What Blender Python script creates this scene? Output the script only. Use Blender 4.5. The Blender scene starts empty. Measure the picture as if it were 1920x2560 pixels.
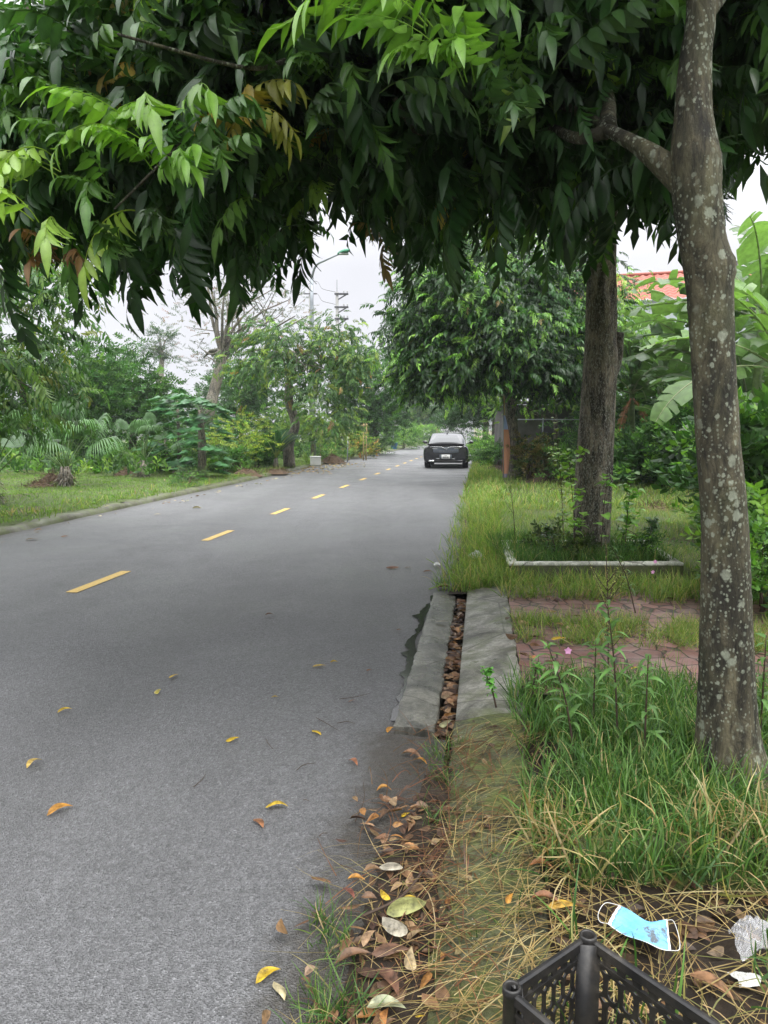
import bpy, math, random
import numpy as np
from mathutils import Vector, Matrix, Euler
random.seed(7); RNG = np.random.default_rng(7)
R = math.radians
SC = bpy.context.scene
COL = SC.collection

# ------------------------------------------------------------------ camera
F = 1775.0; PITCH = R(6.27); H = 1.4
cam = bpy.data.cameras.new('camera'); cam_o = bpy.data.objects.new('camera', cam); COL.objects.link(cam_o)
cam.sensor_fit = 'VERTICAL'; cam.sensor_height = 36.0; cam.lens = 36.0*F/2560.0
cam.clip_start = 0.05; cam.clip_end = 3000
cam_o.location = (0, 0, H); cam_o.rotation_euler = (R(90)-PITCH, 0, 0)
SC.camera = cam_o

# ------------------------------------------------------------------ world and light
SUN_EL, SUN_AZ = R(62), R(150)
w = bpy.data.worlds.new('World'); SC.world = w; w.use_nodes = True
nt = w.node_tree; nt.nodes.clear()
def N(t, ty, **k):
    n = t.nodes.new(ty)
    for a, b in k.items(): setattr(n, a, b)
    return n
out = N(nt, 'ShaderNodeOutputWorld'); bg = N(nt, 'ShaderNodeBackground')
sky = N(nt, 'ShaderNodeTexSky', sky_type='NISHITA'); sky.sun_disc = False
sky.sun_elevation = SUN_EL; sky.sun_rotation = SUN_AZ; sky.dust_density = 4; sky.air_density = 1
geo = N(nt, 'ShaderNodeTexCoord'); sep = N(nt, 'ShaderNodeSeparateXYZ')
nt.links.new(geo.outputs['Generated'], sep.inputs[0])
# overcast deck: brightens towards the zenith, soft cloud mottling
cr = N(nt, 'ShaderNodeValToRGB'); nt.links.new(sep.outputs['Z'], cr.inputs[0])
e = cr.color_ramp.elements; CL = 1.0
e[0].position = 0.0; e[0].color = (5.9, 5.9, 6.25, 1)
e[1].position = 1.0; e[1].color = (34, 34.2, 34.5, 1)
a = cr.color_ramp.elements.new(0.22); a.color = (6.3, 6.3, 6.65, 1)
a = cr.color_ramp.elements.new(0.42); a.color = (11, 11.1, 11.4, 1)
nz = N(nt, 'ShaderNodeTexNoise'); nz.inputs['Scale'].default_value = 2.2; nz.inputs['Detail'].default_value = 3
nt.links.new(geo.outputs['Generated'], nz.inputs['Vector'])
mr = N(nt, 'ShaderNodeMapRange'); mr.inputs[1].default_value = .3; mr.inputs[2].default_value = .7
mr.inputs[3].default_value = .92; mr.inputs[4].default_value = 1.08; nt.links.new(nz.outputs[0], mr.inputs[0])
mul = N(nt, 'ShaderNodeMix', data_type='RGBA', blend_type='MULTIPLY'); mul.inputs[0].default_value = 1
nt.links.new(cr.outputs[0], mul.inputs[6]); nt.links.new(mr.outputs[0], mul.inputs[7])
mx = N(nt, 'ShaderNodeMix', data_type='RGBA'); mx.inputs[0].default_value = .93
nt.links.new(sky.outputs[0], mx.inputs[6]); nt.links.new(mul.outputs[2], mx.inputs[7])
nt.links.new(mx.outputs[2], bg.inputs[0]); bg.inputs[1].default_value = 0.1
nt.links.new(bg.outputs[0], out.inputs[0])
sl = bpy.data.lights.new('sun', 'SUN'); sl.energy = 1.5; sl.angle = R(25); sl.color = (1, .97, .92)
so = bpy.data.objects.new('sun', sl); COL.objects.link(so)
so.rotation_euler = (R(90)-SUN_EL, 0, R(180)-SUN_AZ)
SC.view_settings.view_transform = 'Standard'; SC.view_settings.look = 'None'
SC.view_settings.exposure = 0.62; SC.view_settings.gamma = 1
cy = SC.cycles
cy.max_bounces = 5; cy.diffuse_bounces = 3; cy.glossy_bounces = 2; cy.transmission_bounces = 4
cy.transparent_max_bounces = 6; cy.volume_bounces = 0; cy.use_denoising = True
cy.sample_clamp_indirect = 6; cy.caustics_reflective = False; cy.caustics_refractive = False

# ------------------------------------------------------------------ projection helpers (photo pixels -> world)
SPP, CPP = math.sin(PITCH), math.cos(PITCH)
def ray(px, py):
    u = (px-960)/F; v = (1280-py)/F
    return Vector((u, CPP+v*SPP, -SPP+v*CPP))
def G(px, py, z=0.0):
    d = ray(px, py); t = (z-H)/d.z; return Vector((d.x*t, d.y*t, z))
def P(px, py, Y):
    d = ray(px, py); t = Y/d.y; return Vector((d.x*t, Y, H+d.z*t))
def proj(X):
    X = np.asarray(X); dx = X[..., 0]; dy = X[..., 1]; dz = X[..., 2]-H
    dep = np.maximum(dy*CPP - dz*SPP, 1e-3); up = dy*SPP + dz*CPP
    return 960+F*dx/dep, 1280-F*up/dep, dep
KD = 1.15732       # the whole-photo view's pixels to full pixels
# road frame: t metres right of the asphalt's right edge, s metres along it
RX, RY = .1357, .9907
def RF(t, s, z=0.0): return Vector((-.203+s*RX+t*RY, s*RY-t*RX, z))
def toRF(x, y):
    x = x+.203; return x*RY - y*RX, x*RX + y*RY

# ------------------------------------------------------------------ materials
def mat(name):
    m = bpy.data.materials.new(name); m.use_nodes = True; t = m.node_tree
    b = t.nodes['Principled BSDF']; return m, t, b
def noise(t, scale, detail=4, rough=.55, vec=None, dist=0):
    n = N(t, 'ShaderNodeTexNoise'); n.inputs['Scale'].default_value = scale
    n.inputs['Detail'].default_value = detail; n.inputs['Roughness'].default_value = rough
    n.inputs['Distortion'].default_value = dist
    if vec: t.links.new(vec, n.inputs['Vector'])
    return n.outputs[0]
def ramp(t, src, stops):
    r = N(t, 'ShaderNodeValToRGB'); el = r.color_ramp.elements
    while len(el) < len(stops): el.new(.5)
    for q, (p, c) in zip(el, stops):
        q.position = p; q.color = (c, c, c, 1) if isinstance(c, (int, float)) else (*c, 1)
    t.links.new(src, r.inputs[0]); return r.outputs[0]
def coords(t, kind='Object', scale=(1, 1, 1)):
    c = N(t, 'ShaderNodeTexCoord'); mp = N(t, 'ShaderNodeMapping'); mp.inputs['Scale'].default_value = scale
    t.links.new(c.outputs[kind], mp.inputs[0]); return mp.outputs[0]
def mixc(t, fac, a, b, mode='MIX'):
    m = N(t, 'ShaderNodeMix', data_type='RGBA', blend_type=mode)
    for i, v in ((0, fac), (6, a), (7, b)):
        if isinstance(v, (int, float)): m.inputs[i].default_value = v if i == 0 else (v, v, v, 1)
        elif isinstance(v, tuple): m.inputs[i].default_value = (*v, 1)
        else: t.links.new(v, m.inputs[i])
    return m.outputs[2]
def bump(t, b, h, strength=.5, dist=.02):
    n = N(t, 'ShaderNodeBump'); n.inputs['Strength'].default_value = strength; n.inputs['Distance'].default_value = dist
    t.links.new(h, n.inputs['Height']); t.links.new(n.outputs[0], b.inputs['Normal'])
def voro(t, scale, vec=None, feature='F1', rnd=1.0):
    n = N(t, 'ShaderNodeTexVoronoi', feature=feature); n.inputs['Scale'].default_value = scale
    n.inputs['Randomness'].default_value = rnd
    if vec: t.links.new(vec, n.inputs['Vector'])
    return n
def maprange(t, src, a, b, c, d):
    m = N(t, 'ShaderNodeMapRange'); t.links.new(src, m.inputs[0])
    for i, v in enumerate((a, b, c, d)): m.inputs[i+1].default_value = v
    return m.outputs[0]
def plain(name, col, rough=.6, metal=0, var=.25, vs=6, bmp=0, bs=40):
    m, t, b = mat(name); v = coords(t)
    n = noise(t, vs, 4, vec=v)
    c2 = tuple(x*(1-var) for x in col); c1 = tuple(min(1, x*(1+var*.6)) for x in col)
    t.links.new(ramp(t, n, [(.3, c2), (.7, c1)]), b.inputs['Base Color'])
    b.inputs['Roughness'].default_value = rough; b.inputs['Metallic'].default_value = metal
    if bmp: bump(t, b, noise(t, bs, 4, vec=v), bmp, .01)
    return m
def leafmat(name, rough=.42, trans=.35, spec=.5):
    m, t, b = mat(name)
    at = N(t, 'ShaderNodeVertexColor', layer_name='tint')
    v = coords(t); n = noise(t, 9, 3, vec=v)
    c = mixc(t, 1.0, at.outputs[0], ramp(t, n, [(.3, .72), (.7, 1.25)]), 'MULTIPLY')
    t.links.new(c, b.inputs['Base Color']); b.inputs['Roughness'].default_value = rough
    b.inputs['Specular IOR Level'].default_value = spec
    tr = N(t, 'ShaderNodeBsdfTranslucent'); t.links.new(mixc(t, 1.0, c, (1.5, 1.7, .7), 'MULTIPLY'), tr.inputs[0])
    ms = N(t, 'ShaderNodeMixShader'); ms.inputs[0].default_value = trans
    t.links.new(b.outputs[0], ms.inputs[1]); t.links.new(tr.outputs[0], ms.inputs[2])
    t.links.new(ms.outputs[0], t.nodes['Material Output'].inputs[0]); return m
M = {}
M['leaf'] = leafmat('glossy_foliage', .4, .3)
t = M['leaf'].node_tree; b = t.nodes['Principled BSDF']; v = coords(t)
o_ = b.inputs['Base Color'].links[0].from_socket
sp = ramp(t, noise(t, 55, 5, .8, v), [(.34, .55), (.42, 1.0), (.7, 1.12)]); t.links.new(mixc(t, 1, o_, sp, 'MULTIPLY'), b.inputs['Base Color']); bump(t, b, noise(t, 120, 3, .6, v), .3, .003)
M['leaf_far'] = leafmat('foliage', .55, .3, .35)
M['grass'] = leafmat('grass_blades', .5, .35, .4)
M['dry'] = leafmat('dry_leaves', .5, .12, .45)
t = M['dry'].node_tree; b = t.nodes['Principled BSDF']; v = coords(t)
sp = mixc(t, 1, ramp(t, noise(t, 70, 5, .8, v), [(.34, .35), (.5, 1.0), (.7, 1.15)]), ramp(t, noise(t, 22, 3, .6, v), [(.35, .65), (.6, 1.1)]), 'MULTIPLY')
o_ = b.inputs['Base Color'].links[0].from_socket; t.links.new(mixc(t, 1, o_, sp, 'MULTIPLY'), b.inputs['Base Color']); bump(t, b, noise(t, 90, 4, .7, v), .6, .004)
M['banana'] = leafmat('banana_leaf', .34, .35, .5)

m, t, b = mat('asphalt'); v = coords(t)
v1 = voro(t, 210, v); v2 = voro(t, 85, v)
spk = ramp(t, v1.outputs['Color'], [(.0, .45), (.5, .95), (.85, 1.25), (.95, 1.85)])
spk2 = ramp(t, v2.outputs['Color'], [(0, .7), (.5, 1.0), (.93, 1.3)])
big = ramp(t, noise(t, .45, 5, .6, v, .6), [(.3, .9), (.7, 1.08)])
trk = ramp(t, noise(t, 1.0, 3, .5, coords(t, 'Object', (1.1, .05, 1))), [(.35, .86), (.65, 1.1)])
base = mixc(t, 1, mixc(t, 1, (.126, .127, .133), spk, 'MULTIPLY'), spk2, 'MULTIPLY')
base = mixc(t, 1, mixc(t, 1, base, big, 'MULTIPLY'), trk, 'MULTIPLY')
at = N(t, 'ShaderNodeVertexColor', layer_name='tint')
pt = ramp(t, noise(t, .23, 2, .4, coords(t, 'Object', (1, .5, 1)), 1.2), [(.46, 1.03), (.5, .97)]); base = mixc(t, 1, base, pt, 'MULTIPLY')
sc_ = ramp(t, noise(t, 5.5, 7, .85, v, .3), [(.62, 1), (.72, .68)]); base = mixc(t, 1, base, sc_, 'MULTIPLY')
dm = N(t, 'ShaderNodeMath', operation='ADD'); t.links.new(at.outputs[0], dm.inputs[0]); t.links.new(maprange(t, noise(t, 14, 6, .75, v), .3, .7, -.28, .28), dm.inputs[1])
dk = ramp(t, dm.outputs[0], [(.2, 0), (.85, .93)])
dc = ramp(t, noise(t, 35, 6, .8, v), [(.3, (.022, .019, .016)), (.6, (.06, .052, .043)), (.8, (.13, .115, .095))])
t.links.new(mixc(t, dk, base, dc), b.inputs['Base Color'])
t.links.new(ramp(t, noise(t, .8, 4, .6, v, .4), [(.35, .4), (.65, .62)]), b.inputs['Roughness'])
b.inputs['Specular IOR Level'].default_value = .6
hh = N(t, 'ShaderNodeMath', operation='ADD'); t.links.new(v1.outputs['Distance'], hh.inputs[0]); t.links.new(v2.outputs['Distance'], hh.inputs[1])
bump(t, b, hh.outputs[0], 1.0, .005); M['asphalt'] = m

m, t, b = mat('puddle_water'); b.inputs['Base Color'].default_value = (.02, .019, .018, 1); b.inputs['Roughness'].default_value = .12; M['puddle'] = m
m, t, b = mat('road_paint'); v = coords(t)
t.links.new(ramp(t, noise(t, 60, 4, .7, v), [(.36, (.3, .22, .07)), (.5, (.66, .44, .11))]), b.inputs['Base Color'])
b.inputs['Roughness'].default_value = .55; bump(t, b, voro(t, 200, v).outputs[0], .5, .003); M['paint'] = m

def concrete(name, c1, c2, moss=0, wet=0, r=(.35, .7)):
    m, t, b = mat(name); v = coords(t)
    n = mixc(t, 1, ramp(t, noise(t, 3.2, 6, .65, v, 1.0), [(.38, c1), (.6, c2)]), ramp(t, noise(t, 13, 6, .75, v, 2.0), [(.35, .55), (.6, 1.15)]), 'MULTIPLY')
    ck = voro(t, 1.0, coords(t, 'Object', (1, .8, 1)), 'DISTANCE_TO_EDGE'); n = mixc(t, ramp(t, ck.outputs[0], [(.002, .8), (.006, 0)]), n, (.025, .022, .018))
    fine = ramp(t, noise(t, 90, 3, .6, v), [(.3, .8), (.7, 1.15)])
    c = mixc(t, 1, n, fine, 'MULTIPLY')
    if moss:
        mk = ramp(t, noise(t, 4.5, 6, .7, v), [(.55-moss*.3, 0), (.75-moss*.25, 1)])
        c = mixc(t, mk, c, (.085, .105, .03))
    sp = voro(t, 40, v); c = mixc(t, ramp(t, sp.outputs['Distance'], [(.06, 1), (.09, 0)]), c, (.42, .42, .38))
    t.links.new(c, b.inputs['Base Color'])
    t.links.new(ramp(t, noise(t, 2.6, 4, .6, v), [(.35, r[0]), (.65, r[1])]), b.inputs['Roughness'])
    bump(t, b, noise(t, 60, 6, .7, v), .5, .008); return m
M['slab'] = concrete('wet_concrete', (.075, .072, .055), (.32, .31, .27), .2, 0, (.25, .6))
M['slab_wet'] = concrete('wet_gutter_concrete', (.06, .06, .052), (.18, .175, .15), .0, 0, (.16, .45))
M['moss'] = concrete('mossy_concrete', (.07, .07, .05), (.2, .195, .15), .75, 0, (.5, .8))
t = M['moss'].node_tree; b = t.nodes['Principled BSDF']; v = coords(t)
o_ = b.inputs['Base Color'].links[0].from_socket
t.links.new(mixc(t, 1, o_, mixc(t, 1, ramp(t, noise(t, 45, 8, .85, v), [(.34, .6), (.6, 1.6)]), ramp(t, noise(t, 9, 5, .7, v), [(.38, .75), (.6, 1.5)]), 'MULTIPLY'), 'MULTIPLY'), b.inputs['Base Color'])
bump(t, b, noise(t, 50, 8, .85, v), 1.0, .02)
M['kerb'] = concrete('old_kerb', (.045, .04, .028), (.13, .12, .095), .6)
M['white_concrete'] = concrete('limewashed_concrete', (.5, .5, .43), (.85, .85, .76), .02, 0, (.6, .85))

m, t, b = mat('brick_paving'); v = coords(t)
vo = voro(t, 7.5, v, 'DISTANCE_TO_EDGE', .55); vc = voro(t, 7.5, v, 'F1', .55)
j = ramp(t, vo.outputs[0], [(.018, 0), (.05, 1)])
hs = N(t, 'ShaderNodeSeparateColor'); t.links.new(vc.outputs['Color'], hs.inputs[0])
c = mixc(t, hs.outputs[0], (.13, .05, .042), (.24, .115, .10))
c = mixc(t, ramp(t, noise(t, 5, 5, .7, v), [(.45, 0), (.75, .7)]), c, (.26, .21, .2))
t.links.new(mixc(t, j, (.018, .014, .01), c), b.inputs['Base Color']); b.inputs['Roughness'].default_value = .42
bump(t, b, mixc(t, .25, j, noise(t, 50, 4, .6, v)), .8, .012); M['brick'] = m

m, t, b = mat('soil'); v = coords(t)
t.links.new(ramp(t, noise(t, 14, 8, .75, v), [(.3, (.018, .012, .008)), (.55, (.05, .032, .02)), (.8, (.11, .075, .045))]), b.inputs['Base Color'])
b.inputs['Roughness'].default_value = .75; bump(t, b, noise(t, 40, 8, .8, v), 1, .03); M['soil'] = m
m, t, b = mat('wet_dirt'); v = coords(t)
t.links.new(ramp(t, noise(t, 20, 8, .75, v), [(.3, (.02, .018, .016)), (.6, (.05, .043, .036)), (.85, (.1, .09, .075))]), b.inputs['Base Color'])
b.inputs['Roughness'].default_value = .5; bump(t, b, noise(t, 90, 8, .8, v), 1, .012); M['dirt'] = m

m, t, b = mat('grassy_ground'); v = coords(t)
n1 = noise(t, .7, 5, .65, v); n2 = noise(t, 22, 6, .75, v)
c = ramp(t, n2, [(.28, (.025, .035, .01)), (.5, (.075, .115, .022)), (.75, (.16, .2, .05))])
c = mixc(t, ramp(t, n1, [(.5, 0), (.68, .7)]), c, (.11, .085, .045))
t.links.new(c, b.inputs['Base Color']); b.inputs['Roughness'].default_value = .8
bump(t, b, n2, 1, .05); M['lawn'] = m

def bark(name, dark, light, vs=(14, 14, 2.2), spots=0, rough=.8, bs=1.0):
    m, t, b = mat(name); v = coords(t, 'Object', vs); v0 = coords(t)
    n = noise(t, 2.2, 8, .72, v, .5)
    c = ramp(t, n, [(.38, dark), (.6, light)])
    mo = ramp(t, noise(t, 2.3, 5, .6, v0), [(.48, 0), (.66, .55)])
    c = mixc(t, mo, c, (.075, .085, .035))
    st_ = ramp(t, noise(t, 1.6, 6, .7, coords(t, 'Object', (5, 5, 1.1)), .8), [(.42, .28), (.56, 1)]); c = mixc(t, 1, c, st_, 'MULTIPLY')
    if spots:
        for sc, lo, hi, dn in ((15, .14, .19, .75), (34, .15, .21, .85), (85, .2, .28, .7)):
            vv = voro(t, sc, coords(t, 'Object', (1, 1, .8)), 'F1', 1)
            hs = N(t, 'ShaderNodeSeparateColor'); t.links.new(vv.outputs['Color'], hs.inputs[0])
            gate = mixc(t, 1, ramp(t, hs.outputs[1], [(.33, 0), (.36, 1)]), ramp(t, noise(t, 3.2+sc*.05, 4, .65, v0), [(.4, .0), (.54, 1)]), 'MULTIPLY')
            dd = N(t, 'ShaderNodeMath', operation='ADD'); t.links.new(vv.outputs['Distance'], dd.inputs[0])
            t.links.new(maprange(t, noise(t, sc*3, 3, .6, v0), 0, 1, -.2, .2), dd.inputs[1])
            k = mixc(t, 1, ramp(t, dd.outputs[0], [(lo*1.35, 1), (hi*1.4, 0)]), gate, 'MULTIPLY')
            k = mixc(t, 1, k, dn, 'MULTIPLY')
            c = mixc(t, k, c, (.34, .37, .29))
    else:
        fl = ramp(t, noise(t, 30, 4, .8, coords(t, 'Object', (3, 3, 1.2))), [(.53, 0), (.6, .8)])
        c = mixc(t, fl, c, (.42, .42, .38))
    t.links.new(c, b.inputs['Base Color']); b.inputs['Roughness'].default_value = rough
    bump(t, b, n, bs, .03); return m
M['bark_lichen'] = bark('lichen_spotted_bark', (.028, .024, .014), (.16, .14, .085), (10, 10, 3), 1, .75, 1.0)
M['bark'] = bark('furrowed_bark', (.035, .03, .022), (.36, .3, .23), (13, 13, 3.6), 0, .85, 1.0)
M['bark_pale'] = bark('pale_bark', (.1, .085, .06), (.28, .24, .18), (10, 10, 3), 0, .8, .5)

m, t, b = mat('roof_tile'); v = coords(t)
c = ramp(t, noise(t, 2.4, 4, .6, v), [(.3, (.3, .085, .06)), (.7, (.42, .13, .09))])
t.links.new(c, b.inputs['Base Color']); b.inputs['Roughness'].default_value = .6; M['tile'] = m
M['wall'] = plain('painted_render', (.46, .5, .53), .8, 0, .12, 1.5, .2, 30)
M['wall_beige'] = plain('beige_render', (.5, .44, .33), .85, 0, .15, 1.2)
M['dark_wall'] = plain('grey_block_wall', (.12, .115, .11), .9, 0, .4, 2, .4, 20)
M['steel'] = plain('galvanised_steel', (.34, .37, .4), .45, .6, .15, 5)
M['pole'] = plain('pole_concrete', (.3, .3, .29), .85, 0, .2, 4)
M['green'] = plain('green_paint', (.02, .24, .12), .4)
M['lens'] = plain('lamp_lens', (.5, .5, .5), .3)
M['dark_metal'] = plain('dark_metal', (.08, .08, .09), .5, .4)
M['wire'] = plain('wire', (.03, .03, .03), .6)
M['bamboo'] = plain('bamboo', (.36, .27, .12), .6, 0, .4, 8)
M['foam'] = plain('white_foam', (.75, .75, .73), .7, 0, .1)
M['blue'] = plain('blue_plastic', (.04, .14, .4), .45)
M['white_plastic'] = plain('white_plastic', (.6, .6, .57), .5, 0, .25)
M['twig'] = plain('dead_twig', (.07, .045, .03), .8, 0, .4, 10)
M['tarp'] = plain('grey_tarpaulin', (.2, .2, .185), .6, 0, .3, 3, .3, 8)
M['black_pot'] = plain('black_pot', (.012, .012, .014), .5)
M['rail'] = plain('guard_rail', (.3, .31, .32), .6)
M['white_car'] = plain('white_car_paint', (.75, .76, .78), .25, 0, .03)
M['straw'] = plain('straw_heap', (.1, .062, .034), .9, 0, .6, 30, 1, 60)
M['pink'] = plain('pink_petal', (.62, .3, .52), .5)
m, t, b = mat('rubble_wall'); v = coords(t)
vo = voro(t, 1.6, v, 'DISTANCE_TO_EDGE'); c = mixc(t, ramp(t, vo.outputs[0], [(.06, 0), (.12, 1)]), (.55, .56, .56), (.13, .13, .13))
t.links.new(c, b.inputs['Base Color']); M['rubble'] = m
m, t, b = mat('black_crate_plastic'); v = coords(t)
t.links.new(ramp(t, noise(t, 16, 6, .7, v), [(.42, (.012, .012, .013)), (.62, (.035, .032, .028)), (.78, (.12, .105, .085))]), b.inputs['Base Color'])
t.links.new(ramp(t, noise(t, 12, 5, .7, v), [(.35, .3), (.7, .6)]), b.inputs['Roughness']); bump(t, b, noise(t, 120, 4, .6, v), .25, .002); M['crate'] = m
m, t, b = mat('car_paint'); b.inputs['Base Color'].default_value = (.008, .009, .013, 1); b.inputs['Roughness'].default_value = .12
b.inputs['Coat Weight'].default_value = .8; b.inputs['Coat Roughness'].default_value = .06; M['car'] = m
m, t, b = mat('car_glass'); b.inputs['Base Color'].default_value = (.03, .035, .04, 1); b.inputs['Roughness'].default_value = .04
b.inputs['Specular IOR Level'].default_value = 1.0; b.inputs['Coat Weight'].default_value = 1; M['glass'] = m; b.inputs['Specular IOR Level'].default_value = .6; b.inputs['Coat Weight'].default_value = .3
m, t, b = mat('chrome'); b.inputs['Base Color'].default_value = (.75, .76, .78, 1); b.inputs['Metallic'].default_value = 1; b.inputs['Roughness'].default_value = .2; M['chrome'] = m
M['tyre'] = plain('tyre_rubber', (.02, .02, .02), .8)
M['red'] = plain('red_lens', (.22, .02, .025), .25, 0, .1)
M['smoke'] = plain('smoked_lens', (.11, .125, .15), .12, 0, .1)
M['plate'] = plain('plate_white', (.75, .75, .74), .5, 0, .05)
M['ink'] = plain('plate_ink', (.03, .03, .03), .6)
m, t, b = mat('mask_cloth'); v = coords(t)
t.links.new(mixc(t, ramp(t, noise(t, 12, 5, .75, v), [(.55, 0), (.62, .85)]), ramp(t, noise(t, 18, 4, .6, v), [(.4, (.14, .42, .72)), (.7, (.25, .56, .82))]), (.1, .075, .05)), b.inputs['Base Color']); bump(t, b, noise(t, 30, 4, .7, coords(t, 'Object', (.4, 3, 1))), .6, .006); b.inputs['Roughness'].default_value = .8; M['mask'] = m
m, t, b = mat('clear_film'); b.inputs['Base Color'].default_value = (.8, .8, .82, 1); b.inputs['Roughness'].default_value = .2
b.inputs['Alpha'].default_value = .22; M['film'] = m
m, t, b = mat('banner_cloth'); v = coords(t)
sx = N(t, 'ShaderNodeSeparateXYZ'); t.links.new(v, sx.inputs[0])
c = ramp(t, maprange(t, sx.outputs[2], 0, 2.5, 0, 1), [(0, (.25, .22, .3)), (.07, (.55, .26, .16)), (.55, (.6, .24, .14)), (.57, (.35, .42, .7)), (.7, (.42, .47, .72)), (.73, (.5, .36, .2)), (.9, (.55, .35, .3))])
c.node.color_ramp.interpolation = 'CONSTANT'
t.links.new(c, b.inputs['Base Color']); b.inputs['Roughness'].default_value = .75; M['banner'] = m

# ------------------------------------------------------------------ geometry accumulator
class Geo:
    def __init__(s): s.v = []; s.f = {}; s.c = []; s.n = 0
    def add(s, V, Fd, col=(1, 1, 1)):
        V = np.asarray(V, float).reshape(-1, 3)
        for k, a in (Fd.items() if isinstance(Fd, dict) else [(len(Fd[0]), np.asarray(Fd))]):
            if len(a): s.f.setdefault(k, []).append(np.asarray(a)+s.n)
        c = np.asarray(col, float)
        if c.ndim == 1: c = np.tile(c, (len(V), 1))
        s.v.append(V); s.c.append(c); s.n += len(V); return s
    def inst(s, tp, Ms, Ts, cols):
        V, Fd, C = tp; K = len(Ts)
        if not K: return s
        W = np.einsum('kij,nj->kni', Ms, V)+Ts[:, None, :]
        cc = cols[:, None, :]*C[None, :, :]
        n = len(V)
        for k, a in Fd.items():
            if len(a): s.f.setdefault(k, []).append((a[None]+(np.arange(K)*n)[:, None, None]).reshape(-1, k)+s.n)
        s.v.append(W.reshape(-1, 3)); s.c.append(cc.reshape(-1, 3)); s.n += K*n; return s
    def template(s):
        return np.vstack(s.v), {k: np.vstack(a) for k, a in s.f.items()}, np.vstack(s.c)
    def mesh(s, name, origin=(0, 0, 0), smooth=True):
        me = bpy.data.meshes.new(name)
        V = np.vstack(s.v)-np.array(origin)[None]; C = np.vstack(s.c)
        fs = [np.vstack(a) for k, a in s.f.items()]
        loops = np.concatenate([a.ravel() for a in fs]); tot = np.concatenate([np.full(len(a), a.shape[1]) for a in fs])
        me.vertices.add(len(V)); me.vertices.foreach_set('co', V.ravel().astype(np.float32))
        me.loops.add(len(loops)); me.loops.foreach_set('vertex_index', loops.astype(np.int32))
        me.polygons.add(len(tot)); me.polygons.foreach_set('loop_start', np.concatenate([[0], np.cumsum(tot)[:-1]]).astype(np.int32))
        me.polygons.foreach_set('loop_total', tot.astype(np.int32))
        me.polygons.foreach_set('use_smooth', np.full(len(tot), smooth))
        ca = me.color_attributes.new('tint', 'FLOAT_COLOR', 'POINT')
        ca.data.foreach_set('color', np.hstack([C, np.ones((len(C), 1))]).ravel().astype(np.float32))
        me.update(calc_edges=True); me.validate(); return me
    def build(s, name, m, parent=None, origin=None, smooth=True, loc=None):
        if origin is None: origin = parent.location[:] if parent else (0, 0, 0)
        me = s.mesh(name, origin, smooth); me.materials.append(M[m] if isinstance(m, str) else m)
        o = bpy.data.objects.new(name, me); COL.objects.link(o)
        if parent: o.parent = parent
        else: o.location = origin
        return o
def tag(o, label=None, cat=None, group=None, kind=None):
    for k, v in (('label', label), ('category', cat), ('group', group), ('kind', kind)):
        if v: o[k] = v
    return o
def thing(name, loc, label, cat, group=None):
    o = bpy.data.objects.new(name, None); o.location = loc; o.empty_display_size = .2; COL.objects.link(o)
    return tag(o, label, cat, group)
def struct(g, name, m, smooth=True, kind='structure'):
    return tag(g.build(name, m, smooth=smooth), kind=kind)
def copy_tree(o, parent=None):
    c = o.copy(); COL.objects.link(c)
    if parent: c.parent = parent
    for ch in o.children: copy_tree(ch, c)
    return c

# primitives
def box(g, c, s, rz=0, col=(1, 1, 1), bev=0.0, tilt=None):
    x, y, z = s[0]/2, s[1]/2, s[2]/2
    if bev <= 0:
        V = np.array([(a*x, b_*y, d*z) for d in (-1, 1) for a, b_ in ((-1, -1), (1, -1), (1, 1), (-1, 1))])
        Fq = [(3, 2, 1, 0), (4, 5, 6, 7), (0, 1, 5, 4), (1, 2, 6, 5), (2, 3, 7, 6), (3, 0, 4, 7)]
    else:
        b = min(bev, x*.9, y*.9, z*.9); rings = []
        for zz, ins in ((-z, b), (-z+b, 0), (z-b, 0), (z, b)):
            xx, yy = x-ins, y-ins; k = b*.6 if ins == 0 else b*.4
            rings.append([(-xx+k, -yy), (xx-k, -yy), (xx, -yy+k), (xx, yy-k), (xx-k, yy), (-xx+k, yy), (-xx, yy-k), (-xx, -yy+k)])
        V = np.array([(p[0], p[1], zz) for r, zz in zip(rings, (-z, -z+b, z-b, z)) for p in r])
        Fd = {4: np.array([(r*8+i, r*8+(i+1) % 8, (r+1)*8+(i+1) % 8, (r+1)*8+i) for r in range(3) for i in range(8)]),
              8: np.array([[7-i for i in range(8)], [24+i for i in range(8)]])}
    A = np.array(Euler(tilt or (0, 0, rz)).to_matrix())
    V = V@A.T+np.array(c)
    return g.add(V, Fd if bev > 0 else Fq, col)
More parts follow.
